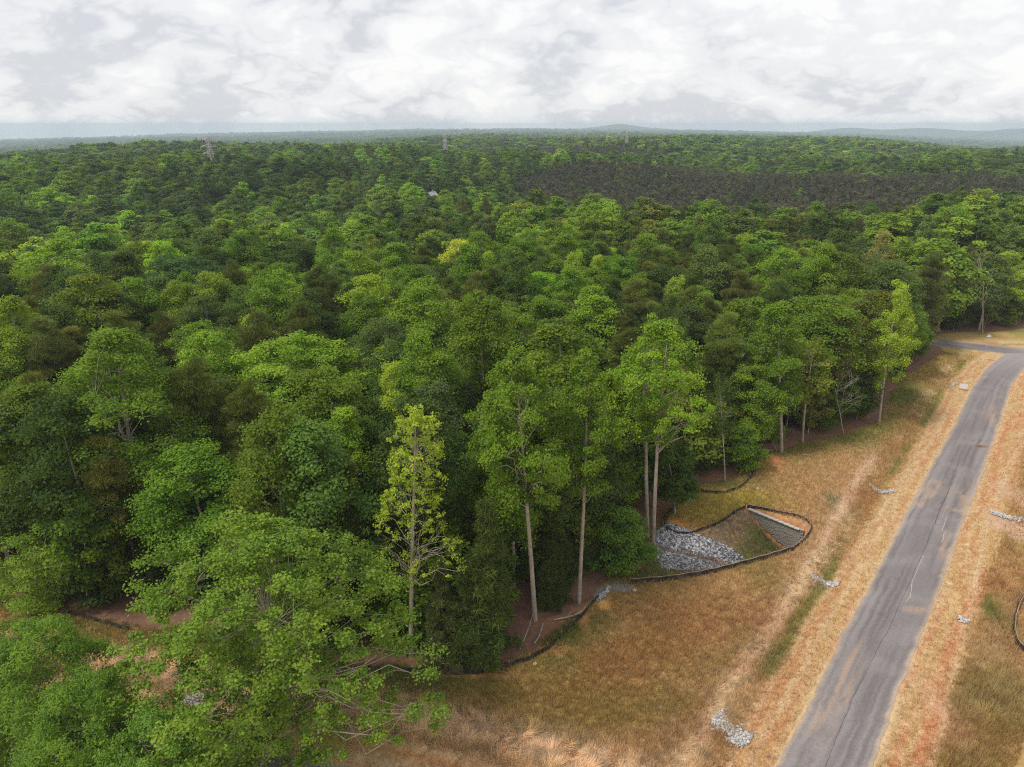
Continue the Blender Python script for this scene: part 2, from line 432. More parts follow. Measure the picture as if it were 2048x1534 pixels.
def cover(P):
    """surface colour, grass height, grass density 0..1, laid 0..1"""
    x, y = P[:, 0], P[:, 1]
    wx = (fbm(x / 3, y / 3, 21, 3) - 0.5) * 2.2; wy = (fbm(x / 3, y / 3, 22, 3) - 0.5) * 2.2
    Q = P + np.c_[wx, wy]
    n1 = fbm(x / 11, y / 11, 31, 4); n2 = fbm(x / 5, y / 5, 32, 4); n3 = fbm(x / 1.2, y / 1.2, 33, 3)
    col = np.repeat(C_DRY[None], len(P), 0)
    col = lerp(col, C_RED, sstep(0.52, 0.72, n1) * 0.75)
    col = lerp(col, C_STRAW, sstep(0.55, 0.75, n2) * 0.55)
    col = lerp(col, C_OLIVE, sstep(0.50, 0.68, fbm(x / 8, y / 8, 35, 4)) * 0.75)
    h = 0.42 + 0.25 * (n2 - 0.5); den = np.ones(len(P)); laid = np.zeros(len(P))
    dE, _ = poly_dist(Q, EDGE); dE = np.abs(dE)
    near_w = np.exp(-(dE / 4.5) ** 2)
    col = lerp(col, C_OLIVE, near_w * 0.8)
    col = lerp(col, C_GREEN, near_w * sstep(0.45, 0.65, n2) * 0.8)
    for b, c, w in ((blob(Q, 1480, 1000, 5, 2.0), C_YEL, .9), (blob(Q, 1430, 1030, 4, 2), C_YEL, .7), (blob(Q, 1130, 1300, 2.2, 3), C_GREEN, .8), (blob(Q, 1330, 1330, 10, 2), C_OLIVE, .6),
                    (blob(Q, 1000, 1420, 8, 3), C_OLIVE, .7), (blob(Q, 850, 1360, 5, 1.5), C_GREEN, .6), (blob(Q, 1300, 1300, 9, 3, .5), C_RED, .7), (blob(Q, 1370, 1220, 6, 3), C_RED, .5), (blob(Q, 1800, 790, 6, 6), C_GREEN, .7),
                    (blob(Q, 1840, 745, 6, 8), C_OLIVE, .8), (blob(Q, 1670, 1010, 1.3, 2.4), np.array([.20, .24, .12]), .9), (blob(Q, 1880, 730, 5, 6), C_OLIVE, .8), (blob(Q, 1440, 960, 2, 2), C_DUST, .0),
                    (blob(Q, 2040, 1420, 5, 4), C_GREEN, .4), (blob(Q, 1960, 1210, 1.2, 3), C_GREEN, .8), (blob(Q, 1590, 960, 6, 5), C_DRY, .7), (blob(Q, 1520, 930, 4, 1.5), C_OLIVE, .6)):
        col = lerp(col, c, np.clip(b * 1.6, 0, 1) * w)
    # wheel track through the field
    s, arc = poly_dist(Q * 0.35 + P * 0.65, TRACK)
    k = np.exp(-(s / 0.8) ** 2) * (0.5 + 0.8 * n3).clip(0, 1)
    k = k * (1 - sstep(70, 88, arc))
    col = lerp(col, C_TRACK, np.clip(k * 1.25, 0, 1)); den = den * (1 - 0.85 * np.clip(k * 1.2, 0, 1)); h = h * (1 - 0.5 * k)
    k = np.exp(-((s + 2.6) / 2.0) ** 2); col = lerp(col, C_TRACK, k * 0.10)
    # verges of the road
    s, arc = poly_dist(P * 0.75 + Q * 0.25, ROAD_C)
    a = np.abs(s)
    strk = fbm(a * 1.6, arc / 9, 41, 3); fine = fbm(a * 5, arc / 2.0, 42, 2)
    ver = 1 - sstep(6.0, 6.9, a + (n2 - 0.5) * 1.2)
    vc = lerp(np.repeat((C_DRY * 0.95)[None], len(P), 0), C_CLAY, sstep(0.45, 0.62, strk) * np.where(s > 0, 1.0, 0.65))
    vc = lerp(vc, C_STRAW, sstep(0.50, 0.70, fine) * 0.6)
    line = np.exp(-((a - 5.7 - 0.5 * np.sin(arc / 13)) / 0.28) ** 2) + 0.9 * np.exp(-((a - 4.5) / 0.22) ** 2) * (s < 0) + 0.8 * np.exp(-((a - 3.1) / 0.3) ** 2)
    vc = lerp(vc, np.array([0.60, 0.46, 0.29]), np.clip(line * (0.2 + 0.75 * n3), 0, 1) * .9)
    col = lerp(col, vc[0] * 0 + 1, np.zeros(len(P))); col = col + (vc - col) * ver[:, None]
    den = den * (1 - 0.45 * ver); h = h * (1 - 0.62 * ver)
    # overgrown ditches beside the road
    d1 = np.exp(-((s + 8.3) / 1.5) ** 2); d2 = np.exp(-((s - 8.5) / 1.6) ** 2)
    patch = sstep(0.38, 0.6, fbm(x / 4, y / 4, 51, 3))
    laid = np.maximum(laid, d1 * patch); laid = np.maximum(laid, d2 * patch * 0.8)
    col = lerp(col, C_STRAW * 0.92, d1 * patch * 0.75); col = lerp(col, C_RED, d1 * (1 - patch) * 0.45)
    gl = np.exp(-((s + 6.9) / 0.45) ** 2) * sstep(0.45, 0.6, fbm(x / 6, y / 6, 52, 2))
    col = lerp(col, C_GREEN * 1.25, gl * 0.8)
    h = h + 0.25 * (d1 + d2)
    # side road (partly hidden by the near trees) and its laid-over grass
    s, arc = poly_dist(P * 0.8 + Q * 0.2, SIDE); a = np.abs(s)
    ver = 1 - sstep(5.4, 6.2, a); vc = lerp(np.repeat((C_DRY * 1.05)[None], len(P), 0), C_CLAY, sstep(.45, .6, fbm(a * 1.6, arc / 9, 43, 3)) * .6)
    line = np.exp(-((a - 3.6) / 0.5) ** 2) + np.exp(-((a - 5.6) / 0.25) ** 2); vc = lerp(vc, np.array([.6, .46, .3]), np.clip(line, 0, 1) * .8)
    col = col + (vc - col) * ver[:, None]; den = den * (1 - .5 * ver); h = h * (1 - .6 * ver)
    d1 = np.exp(-((a - 8.2) / 1.9) ** 2) * sstep(2, 12, arc)
    laid = np.maximum(laid, np.clip(d1 * 1.4, 0, 1)); col = lerp(col, np.array([.68, .48, .30]), np.clip(d1 * 1.1, 0, 1)); h = h + .12 * d1
    # bare clay, sand, pads
    for px, py, rx, ry, c, w in ((1353, 1050, 1.1, 1.0, np.array([.62, .27, .08]), 1), (1208, 1212, .75, .95, np.array([.62, .36, .10]), 1), (1548, 918, .9, 1.6, np.array([.42, .12, .05]), .95), (1560, 930, 1.8, 2.2, C_CLAY, .5),
                              (1225, 1178, 2.2, .7, np.array([.27, .25, .245]), 1), (1195, 1192, .8, 1.0, np.array([.27, .25, .245]), .9), (1168, 1235, .5, 2.2, C_CLAY, .8), (1100, 1300, 2.4, .7, C_CLAY, .6), (960, 1352, 4, .4, C_CLAY, .7),
                              (1600, 1040, 1.6, 1.2, C_CLAY, .0), (2030, 1060, 2.2, 4.5, C_TRACK, .8), (2045, 1000, 2.0, 6, C_TRACK, .6), (1880, 1420, 1, 5, C_TRACK, .3)):
        k = np.clip(blob(P * .6 + Q * .4, px, py, rx, ry) * 1.8 - .25, 0, 1) * w
        col = lerp(col, c, k); den = den * (1 - k)
    # woodland floor
    fld = in_poly(P * .7 + Q * .3, FIELD)
    wood = ~fld
    fl = lerp(np.repeat(C_LITTER[None], len(P), 0), C_LITTER * 1.7, n3); fl = lerp(fl, C_CLAY * .6, sstep(.55, .75, n2) * .6)
    col = np.where(wood[:, None], fl, col); den = np.where(wood, 0.0, den)
    # basin
    ins = in_poly(P, PIT)
    pc = lerp(np.repeat(np.array([[.36, .26, .16]]), len(P), 0), C_GREEN * 1.2, sstep(.45, .65, n2) * .8); pc = lerp(pc, C_CLAY, sstep(.6, .8, fbm(x / 2, y / 2, 61, 3)) * .6)
    col = np.where(ins[:, None], pc, col)
    # clay shelf between block wall and fence
    u = (P - WALL_A) @ WDIR; w_ = -((P - WALL_A) @ WNOR)
    sh = (u > -0.5) & (u < WLEN + 0.6) & (w_ > -0.1) & (w_ < 1.1)
    col = np.where(sh[:, None], C_CLAY * (.75 + .5 * n3[:, None]), col); den = np.where(sh, 0, den)
    return col, h, den, laid

# ------------------------------------------------------------------ ground: one sheet to the horizon
def axis(lo, hi, step, end_lo, end_hi, ratio):
    core = np.arange(lo, hi + 1e-6, step); a = []; d = step; p = lo
    while p > end_lo: d *= ratio; p -= d; a.append(max(p, end_lo))
    b = []; d = step; p = hi
    while p < end_hi: d *= ratio; p += d; b.append(min(p, end_hi))
    return np.r_[a[::-1], core, b]
gx = axis(-62, 118, 0.42, -10200, 10200, 1.085)
gy = axis(28, 162, 0.42, -400, 10200, 1.075)
X, Y = np.meshgrid(gx, gy)
Z = height(X, Y)
P2 = np.c_[X.ravel(), Y.ravel()]
gcol = np.repeat((np.array([0.045, 0.06, 0.022]))[None], len(P2), 0)
nearm = (np.hypot(P2[:, 0], P2[:, 1]) < 330)
cov = cover(P2[nearm]); gcol[nearm] = cov[0]
# the same survey kept on the fine part of the grid, for planting the grass
_full = np.zeros((len(P2), 6)); _full[nearm, :3] = cov[0]; _full[nearm, 3] = cov[1]; _full[nearm, 4] = cov[2]; _full[nearm, 5] = cov[3]
_ix = np.nonzero((gx >= -62.01) & (gx <= 118.01))[0]; _iy = np.nonzero((gy >= 27.99) & (gy <= 162.01))[0]
SURV = _full.reshape(*X.shape, 6)[_iy[0]:_iy[-1] + 1, _ix[0]:_ix[-1] + 1]; ZCORE = Z[_iy[0]:_iy[-1] + 1, _ix[0]:_ix[-1] + 1]
_cp = np.c_[X[_iy[0]:_iy[-1] + 1, _ix[0]:_ix[-1] + 1].ravel(), Y[_iy[0]:_iy[-1] + 1, _ix[0]:_ix[-1] + 1].ravel()]
RD = np.min([np.abs(poly_dist(_cp, ROAD_C)[0]) - 2.95, np.abs(poly_dist(_cp, CROSS)[0]) - 3.1, np.abs(poly_dist(_cp, SIDE)[0]) - 2.9], 0).reshape(ZCORE.shape)
def grid_at(A, P):
    fx = np.clip((P[:, 0] - gx[_ix[0]]) / .42, 0, A.shape[1] - 1.001); fy = np.clip((P[:, 1] - gy[_iy[0]]) / .42, 0, A.shape[0] - 1.001)
    i = fx.astype(int); j = fy.astype(int); u = fx - i; v = fy - j
    if A.ndim == 3: u = u[:, None]; v = v[:, None]
    return (A[j, i] * (1 - u) + A[j, i + 1] * u) * (1 - v) + (A[j + 1, i] * (1 - u) + A[j + 1, i + 1] * u) * v
farm = ~nearm
gcol[farm] *= (0.7 + 0.6 * fbm(P2[farm, 0] / 40, P2[farm, 1] / 40, 71, 3))[:, None]
ny, nx = X.shape
i = (np.arange(ny - 1)[:, None] * nx + np.arange(nx - 1)[None]).ravel()
gq = np.stack([i, i + 1, i + nx + 1, i + nx], 1)
ground = link('ground', mesh_np('ground', np.c_[P2, Z.ravel()], gq, [M_GROUND], colors={'col': gcol}, smooth_shade=True))
tag(ground, 'dry grass field, clay and woodland floor rolling to the horizon', 'ground', kind='structure')

# ------------------------------------------------------------------ roads
def road_sheet(name, left, right, z, colfun, step=0.3, across=26):
    n = max(len(left), 2); nn = int(max(np.hypot(*np.diff(left, axis=0).T).sum(), 1) / step)
    def rs(L): return resample(L, np.hypot(*np.diff(L, axis=0).T).sum() / nn)[:nn + 1]
    A, B = rs(left), rs(right); m = min(len(A), len(B)); A, B = A[:m], B[:m]
    w = np.linspace(0, 1, across)
    jl = (fbm(np.arange(m) * step / .9, np.zeros(m), 81, 4) - .5) * .6; jr = (fbm(np.arange(m) * step / .9, np.ones(m) * 9, 82, 4) - .5) * .6
    d = (B - A) / np.linalg.norm(B - A, axis=1)[:, None]
    A = A + d * jl[:, None]; B = B + d * jr[:, None]
    P = (A[:, None] * (1 - w)[None, :, None] + B[:, None] * w[None, :, None]).reshape(-1, 2)
    hz = height(P[:, 0], P[:, 1]) + z
    arc = np.repeat(np.arange(m) * step, across); s = np.tile(w, m)
    c = colfun(P, s, arc)
    i = (np.arange(m - 1)[:, None] * across + np.arange(across - 1)[None]).ravel()
    q = np.stack([i, i + 1, i + across + 1, i + across], 1)
    return link(name, mesh_np(name, np.c_[P, hz], q, [M_ROAD], colors={'col': c}))
C_ASPH = np.array([0.210, 0.186, 0.182]); C_ASPH_P = np.array([0.30, 0.27, 0.26]); C_ASPH_D = np.array([0.145, 0.128, 0.128])
def offset(L, d):
    t = np.gradient(L, axis=0); t /= np.linalg.norm(t, axis=1)[:, None]
    return L + d * np.c_[t[:, 1], -t[:, 0]]
def asphalt(P, s, arc, dusty=True):
    x, y = P.T
    c = np.repeat(C_ASPH[None], len(P), 0)
    st = fbm(s * 9, arc / 22, 91, 4); st2 = fbm(s * 26, arc / 14, 92, 3)
    c = lerp(c, C_ASPH_P, sstep(.42, .72, st) * .6); c = lerp(c, C_ASPH_D, sstep(.50, .72, st2) * .7)
    c = lerp(c, C_ASPH_P, sstep(.5, .75, fbm(x / 3, y / 3, 93, 4)) * .4)
    for u in (.24, .47, .73): c = lerp(c, C_ASPH_D, np.exp(-((s - u) / .035) ** 2) * .35 * sstep(.3, .6, fbm(s * 2, arc / 12, 96, 2)))
    ed = np.exp(-(s / .05) ** 2) + np.exp(-((1 - s) / .06) ** 2)
    c = lerp(c, C_DUST, np.clip(ed * (.3 + fbm(x / 1.1, y / 1.1, 94, 3)), 0, 1) * .8)
    return c
DIRT = [(1925, 775, 3.0, .9, .5), (1958, 742, 2.6, .8, .4), (1960, 757, 2.5, .4, .5), (1875, 968, 2.2, 1.1, -.9), (1850, 985, 1.6, 2.4, -.9), (1845, 1010, 1.2, .6, 0), (1908, 1020, 1.4, .4, -.6), (1890, 1140, 1.0, .35, .4), (1900, 1100, 1.3, .5, -.4),
        (1960, 890, 1.1, 1.6, 0), (1985, 830, .7, 5, -.6), (1640, 1420, .25, 5, -.66), (1660, 1410, .2, 6, -.66), (1690, 1400, .25, 5, -.66), (1830, 1220, 1.2, .5, 0), (1700, 1330, .3, 4, -.66), (1895, 1090, .8, 3, -.6), (1930, 1000, .5, 6, -.6)]
def main_col(P, s, arc):
    c = asphalt(P, s, arc)
    n = fbm(s * 16, arc / 2.6, 97, 3)
    for px, py, rx, ry, an in DIRT:
        c = lerp(c, np.array([.46, .32, .22]), np.clip(blob(P, px, py, rx, ry, an) * 1.5 * sstep(.3, .7, n), 0, 1) * .5)
    k = blob(P, 1962, 893, .9, .5); c = lerp(c, np.array([.13, .075, .045]), np.clip(k * 1.8 * n, 0, 1))
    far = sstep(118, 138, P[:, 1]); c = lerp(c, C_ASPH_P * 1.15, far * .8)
    return c
def cross_col(P, s, arc):
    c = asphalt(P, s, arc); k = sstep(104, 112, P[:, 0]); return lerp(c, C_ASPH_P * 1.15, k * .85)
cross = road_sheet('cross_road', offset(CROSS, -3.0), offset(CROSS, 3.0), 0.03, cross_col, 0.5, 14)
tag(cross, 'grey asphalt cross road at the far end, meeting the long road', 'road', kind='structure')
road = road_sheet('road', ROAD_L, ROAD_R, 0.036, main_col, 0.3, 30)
tag(road, 'long dusty asphalt road with worn wheel lines beside the field', 'road', kind='structure')
side = road_sheet('side_road', offset(SIDE, -2.8), offset(SIDE, 2.8), 0.03, lambda P, s, a: asphalt(P, s, a) * .9, 0.4, 14)
tag(side, 'grey asphalt side road glimpsed through the leaves of the near trees', 'road', kind='structure')
M_CRACK = mat_noise('crack_filler', (0.48, 0.45, 0.43), (0.36, 0.33, 0.32), 6)
M_CRACKD = mat_noise('dark_crack', (0.05, 0.045, 0.05), (0.08, 0.07, 0.075), 6)
def ribbon(name, px, w, m, parent, seed, jit=0.12):
    L = resample(GP(px), 0.25); rng = np.random.default_rng(seed)
    j = np.cumsum(rng.normal(0, jit * .4, len(L))); j -= np.linspace(j[0], j[-1], len(L))
    L = offset(L, 0) + np.c_[j, np.zeros(len(L))] * .5
    ww = w * (.5 + rng.random(len(L)))
    t = np.gradient(L, axis=0); t /= np.linalg.norm(t, axis=1)[:, None] + 1e-9; nn = np.c_[t[:, 1], -t[:, 0]]
    A, B = L - nn * ww[:, None] / 2, L + nn * ww[:, None] / 2
    V = np.vstack([np.c_[A, np.full(len(A), .0405)], np.c_[B, np.full(len(B), .0405)]]); n = len(L); i = np.arange(n - 1)
    return link(name, mesh_np(name, V, np.stack([i, i + n, i + n + 1, i + 1], 1), [m]), parent)
for k, (px, w, m) in enumerate([([(1847, 1112), (1836, 1140), (1826, 1165), (1820, 1195), (1811, 1205)], .06, M_CRACK), ([(1894, 1033), (1888, 1055), (1884, 1065)], .06, M_CRACK), ([(1892, 1062), (1882, 1086)], .06, M_CRACK),
                                ([(1925, 900), (1900, 980), (1875, 1040), (1852, 1095), (1800, 1200), (1750, 1300), (1700, 1400), (1650, 1534)], .028, M_CRACKD), ([(1905, 965), (1885, 1010), (1870, 1050)], .04, M_CRACKD)]):
    ribbon('crack', px, w, m, road, 300 + k)

# ------------------------------------------------------------------ far hills
def hill(name, pts, Y, depth, label):
    """a ridge standing at distance Y whose crest follows heights pts [(x, z)]"""
    rng = np.random.default_rng(len(pts)); xs = np.linspace(pts[0][0], pts[-1][0], 90); zz = np.interp(xs, [p[0] for p in pts], [p[1] for p in pts])
    k = np.array([1, 2, 3, 4, 3, 2, 1]) / 16.; zz = np.convolve(np.pad(zz, 3, 'edge'), k, 'valid') + (fbm(xs / 120, xs * 0, 5, 3) - .5) * 7
    base = -170.0; vs = np.linspace(-1, 1, 13); V = []
    for v in vs: V.append(np.c_[xs, np.full_like(xs, Y + v * depth), base + (zz - base) * (1 - v * v) ** .7 + (fbm(xs / 200, xs * 0 + v * 3, 6, 3) - .5) * 8 * (1 - abs(v))])
    V = np.vstack(V); n = len(xs); i = (np.arange(12)[:, None] * n + np.arange(n - 1)[None]).ravel()
    o = link(name, mesh_np(name, V, np.stack([i, i + 1, i + n + 1, i + n], 1), [M_HILL], smooth_shade=True))
    return tag(o, label, 'hill', kind='structure')
def crest(lst, Y): return [tuple(at_depth(px, py, Y)[[0, 2]]) for px, py in lst]
hill('hill', crest([(1090, 268), (1150, 258), (1190, 254), (1210, 251), (1240, 247.5), (1265, 250.5), (1290, 255), (1340, 258), (1420, 266)], 9300), 9300, 500, 'low blue hill with a rounded top on the horizon')
hill('hills', crest([(1560, 272), (1620, 264), (1690, 255), (1720, 255), (1760, 261), (1810, 256), (1860, 256), (1920, 261), (1980, 262), (2030, 257), (2080, 257), (2200, 262), (2400, 272)], 9000), 9000, 600, 'pale chain of far hills beyond the woods')

# ------------------------------------------------------------------ tree builders
def leaf_quads(C, Rr, flat, n, L, W, rng, up=0.55, rnd=0.7, shell=0.5, cd=None, cw=.5):
    K = len(C); M = K * n
    d = rng.normal(size=(M, 3)); d /= np.linalg.norm(d, axis=1)[:, None]
    lowm = (d[:, 2] < -0.1) & (rng.random(M) < 0.65); d[lowm, 2] *= -1
    r = np.repeat(Rr, n) * (shell + (1 - shell) * rng.random(M) ** .6) * (1 + .25 * rng.normal(size=M).clip(-2, 2))
    pos = np.repeat(C, n, 0) + d * r[:, None] * np.array([1, 1, flat])
    nn = d * .55 + np.array([0, 0, up]) + rnd * rng.normal(size=(M, 3)) + (0 if cd is None else np.repeat(cd, n, 0) * cw); nn /= np.linalg.norm(nn, axis=1)[:, None]
    t = np.cross(nn, rng.normal(size=(M, 3))); t /= np.linalg.norm(t, axis=1)[:, None]; b = np.cross(nn, t)
    l = L * (.7 + .6 * rng.random(M))[:, None] / 2; w = W * (.7 + .6 * rng.random(M))[:, None] / 2
    v = np.stack([pos - t * l, pos + b * w - t * l * .1 + nn * w * .3, pos + t * l, pos - b * w - t * l * .1 + nn * w * .3], 1).reshape(-1, 3)
    lv = np.clip(np.repeat(rng.random(K), n) * .45 + rng.random(M) * .55, 0, 1)
    return v, np.arange(M * 4).reshape(-1, 4), np.repeat(lv, 4)
def needle_tris(C, Rr, flat, n, L, W, rng, up=0.25, cd=None, cw=.5):
    """tufts of needles: thin triangles fanning out of twig ends"""
    K = len(C); M = K * n
    d = rng.normal(size=(M, 3)); d /= np.linalg.norm(d, axis=1)[:, None]
    lowm = (d[:, 2] < 0) & (rng.random(M) < 0.5); d[lowm, 2] *= -1
    r = np.repeat(Rr, n) * (.25 + .75 * rng.random(M) ** .6)
    pos = np.repeat(C, n, 0) + d * r[:, None] * np.array([1, 1, flat])
    t = d + np.array([0, 0, up]) + .55 * rng.normal(size=(M, 3)); t /= np.linalg.norm(t, axis=1)[:, None]
    b = np.cross(t, rng.normal(size=(M, 3))); b /= np.linalg.norm(b, axis=1)[:, None]
    l = L * (.7 + .6 * rng.random(M))[:, None]; w = W * (.7 + .6 * rng.random(M))[:, None] / 2
    v = np.stack([pos - t * l * .35 - b * w, pos - t * l * .35 + b * w, pos + t * l * .65], 1).reshape(-1, 3)
    lv = np.clip(np.repeat(rng.random(K), n) * .5 + rng.random(M) * .5, 0, 1)
    return v, np.arange(M * 3).reshape(-1, 3), np.repeat(lv, 3)
PROF = {
    'tulip': lambda u: np.sin(np.pi * (u * .86 + .12)) ** .8 * (1 - .25 * u),
    'oak': lambda u: np.sqrt(np.clip(1 - u ** 2.3, 0, 1)) * (.5 + .5 * np.clip(u * 3, 0, 1)),
    'gum': lambda u: np.sin(np.pi * np.clip(u * .9 + .07, 0, 1)) ** .6 * (1.05 - .3 * u),
    'cone': lambda u: np.clip(1 - u, 0, 1) ** .75 * np.clip(u * 4 + .45, 0, 1),
    'pine': lambda u: np.clip(1 - u, 0, 1) ** .55 * np.clip(u * 2.2 + .35, 0, 1),
    'airy': lambda u: np.interp(u, [0, .12, .32, .48, .8, .92, 1], [.5, 1, .85, .52, .50, .38, .12]),
    'cedar': lambda u: np.clip(1.02 - u, 0, 1) ** .8 * np.clip(u * 6 + .6, 0, 1),
}
def build_tree(name, seed, Ht, base, Rc, prof, K, n, L, W, cr=(0.75, 1.5), flat=.72, needle=False, up=.55, rnd=.7, inner=.22, trunk_r=.26, bark=None, limbs=60, stems=1,
               lean=0.5, droop=0.0, lobes=.28, limb_r=1.0, shell=.5, sides=7, cw=.5, ub=1.0):
    rng = np.random.default_rng(seed); f = PROF[prof]
    u = rng.random(K * 4) ** ub; keep = rng.random(K * 4) < (.25 + f(u)); u = u[keep][:K]; K = len(u)
    th = rng.random(K) * 2 * np.pi; ph = rng.random(4) * 6.28
    lob = 1 + lobes * (.6 * np.sin(2 * th + ph[0] + 3 * u) + .5 * np.sin(3 * th + ph[1] - 4 * u) + .4 * np.sin(5 * th + ph[2] + 6 * u)) * .8
    rr = Rc * f(u) * lob * np.where(rng.random(K) < inner, .15 + .5 * rng.random(K), .72 + .28 * rng.random(K))
    z = base + u * (Ht - base) * (1 - .04 * rng.random(K)) - droop * rr / Rc * 2.0
    ax = lambda zz: np.c_[lean * np.sin(zz / Ht * 2.2 + ph[3]) - lean * math.sin(ph[3]), lean * np.sin(zz / Ht * 2.9 + ph[0]) - lean * math.sin(ph[0])] * (zz / Ht)[:, None]
    C = np.c_[np.cos(th) * rr, np.sin(th) * rr, z]; C[:, :2] += ax(z)
    Rr = (cr[0] + (cr[1] - cr[0]) * rng.random(K)) * (.75 + .35 * f(u))
    C[:, 2] = np.minimum(C[:, 2], Ht - Rr * flat * .8)
    gen = needle_tris if needle else leaf_quads
    cen = np.c_[ax(z), np.full(K, base + (Ht - base) * .38)]; cd = (C - cen) / np.array([Rc, Rc, (Ht - base) * .55]); cd /= np.linalg.norm(cd, axis=1)[:, None] + 1e-6
    kw = dict(up=up) if needle else dict(up=up, rnd=rnd, shell=shell, cd=cd, cw=cw)
    v, q, lv = gen(C, Rr, flat, n, L, W, rng, **kw)
    mb = MB()
    for st in range(stems):
        zz = np.linspace(-.3, Ht * (.93 if stems == 1 else .9), 9); a = ax(np.maximum(zz, 0))
        if stems > 1:
            sgn = (-1, 1)[st % 2]; spread = np.interp(zz / Ht, [0, .5, 1], [.45, .9, Rc * .35]); a = a + np.c_[sgn * spread, .3 * sgn * spread]
        rad = trunk_r * np.interp(zz / Ht, [-.1, .02, .5, .93], [1.35, 1.0, .66, .10])
        mb.tube(np.c_[a, zz], rad, sides)
    nmain = max(1, min(K, limbs // 5 + 3)) if limbs else 0
    order_ = np.argsort(-np.hypot(C[:, 0], C[:, 1]) + rng.normal(0, Rc * .25, K)); mains = []
    for k in order_[:nmain]:
        c = C[k]; hd = math.hypot(*(c[:2] - ax(np.array([c[2]]))[0])); zb = max(base * .86, c[2] - hd * (.35 + .6 * rng.random()) - .2); zb = min(zb, Ht * .86)
        p0 = np.r_[ax(np.array([zb]))[0], zb]
        if stems > 1: p0[:2] += np.array([1, .3]) * np.sign(c[0]) * np.interp(zb / Ht, [0, .5, 1], [.45, .9, Rc * .35])
        tt = np.linspace(0, 1, 6)[:, None]; bow = np.sin(tt * np.pi) * np.r_[rng.normal(0, .09, 2) * hd, (-.10 if needle else .10) * hd]
        pts = p0 * (1 - tt) + c * tt + bow + np.vstack([np.zeros(3), rng.normal(0, .05 * hd, (4, 3)), np.zeros(3)])
        r0 = limb_r * (.022 + .010 * hd); mb.tube(pts, np.linspace(r0, r0 * .22, 6), 4, cap=False); mains.append((pts, r0))
    if mains:
        J = np.array([q for pts, _ in mains for q in pts[1:]]); JR = np.array([r * f_ for _, r in mains for f_ in (.84, .69, .53, .38, .22)])
        for k in rng.choice(K, min(limbs, K), replace=False):
            c = C[k]; dd = np.linalg.norm(J - c, axis=1) + np.maximum(0, J[:, 2] - c[2]) * .8; jx = int(np.argmin(dd + (dd < .3) * 9))
            a_ = J[jx]; mid = (a_ + c) / 2 + rng.normal(0, .10, 3) * dd[jx]; r0 = min(JR[jx] * .8, limb_r * (.014 + .008 * dd[jx]))
            mb.tube(np.array([a_, mid, c]), [r0, r0 * .7, r0 * .3], 3, cap=False)
    mat = M_NEEDLE if needle else M_LEAF; bk = bark or (M_PBARK if needle else M_BARK)
    return dict(name=name, H=Ht, R=Rc, crown=(v, q, lv), wood=mb, mat=mat, bark=bk, base=base)
def finish(p):
    v, q, lv = p['crown']
    p['crown_me'] = mesh_np(p['name'] + '_crown', v, [q], [p['mat']], floats={'lv': lv})
    p['trunk_me'] = p['wood'].mesh(p['name'] + '_trunk', [p['bark']], sm=True)
    return p
def whole(p):
    """crown and trunk as one mesh, for the mass of far trees"""
    v, q, lv = p['crown']; w = np.concatenate(p['wood'].v); wq = np.concatenate(p['wood'].q) + len(v)
    fm = np.r_[np.zeros(len(q)), np.ones(len(wq))] if True else None
    V = np.vstack([v, w]); fs = [q, wq]
    return mesh_np(p['name'], V, fs, [p['mat'], p['bark']], fmat=fm, floats={'lv': np.r_[lv, np.zeros(len(w))]})

NEAR = {}
def near(key, *a, **k): NEAR[key] = finish(build_tree(key, *a, **k))
near('tulip_a', 11, 25, 9.5, 4.4, 'tulip', 105, 215, .27, .21, cr=(.8, 1.5), flat=.8)
near('tulip_b', 12, 24, 7.5, 4.0, 'tulip', 100, 215, .27, .21, cr=(.7, 1.4), flat=.85)
near('oak_a', 13, 20, 5.5, 6.0, 'oak', 120, 240, .27, .21, cr=(1.0, 1.75), flat=.62, lobes=.3)
near('oak_b', 14, 21, 6.0, 5.4, 'oak', 110, 240, .27, .21, cr=(1.0, 1.7), flat=.66, lobes=.35)
near('gum_a', 15, 22, 6.0, 4.8, 'gum', 110, 215, .27, .21, cr=(.85, 1.5), flat=.75)
near('gum_b', 16, 21, 5.0, 5.2, 'gum', 115, 215, .27, .21, cr=(.8, 1.6), flat=.7, lobes=.35)
near('lime_a', 17, 22, 6.0, 3.6, 'tulip', 95, 170, .24, .19, cr=(.55, 1.15), flat=.95, rnd=.85)
near('pine_a', 18, 21, 8.5, 3.7, 'pine', 95, 330, .50, .055, cr=(.75, 1.35), flat=.55, needle=True, limbs=80, trunk_r=.24)
near('pine_b', 19, 20, 6.5, 3.9, 'pine', 105, 330, .50, .055, cr=(.8, 1.4), flat=.5, needle=True, limbs=85, trunk_r=.24)
near('cedar_a', 20, 14, 0.8, 3.0, 'cedar', 130, 190, .5, .07, cr=(.6, 1.1), flat=.6, needle=True, up=-.1, droop=.5, trunk_r=.2)
near('sapling_a', 21, 8, 1.6, 2.1, 'gum', 48, 110, .27, .21, cr=(.5, .9), flat=.6, trunk_r=.07, limbs=30, lean=.3)
near('sapling_b', 22, 9, 2.4, 1.9, 'tulip', 42, 110, .27, .22, cr=(.45, .85), flat=.75, trunk_r=.07, limbs=30, lean=.4)
near('sapling_c', 23, 6, .8, 2.4, 'oak', 50, 105, .26, .19, cr=(.5, .95), flat=.45, trunk_r=.06, limbs=34, lean=.3, droop=.25)
near('understory', 24, 12, 2.5, 3.2, 'gum', 70, 130, .32, .24, cr=(.7, 1.2), flat=.5, trunk_r=.11, limbs=45, lean=.6, droop=.2)
near('sparse', 25, 17, 7.5, 3.0, 'tulip', 60, 60, .27, .22, cr=(.5, 1.1), flat=.7, trunk_r=.15, limbs=58, limb_r=1.1, lean=.6)
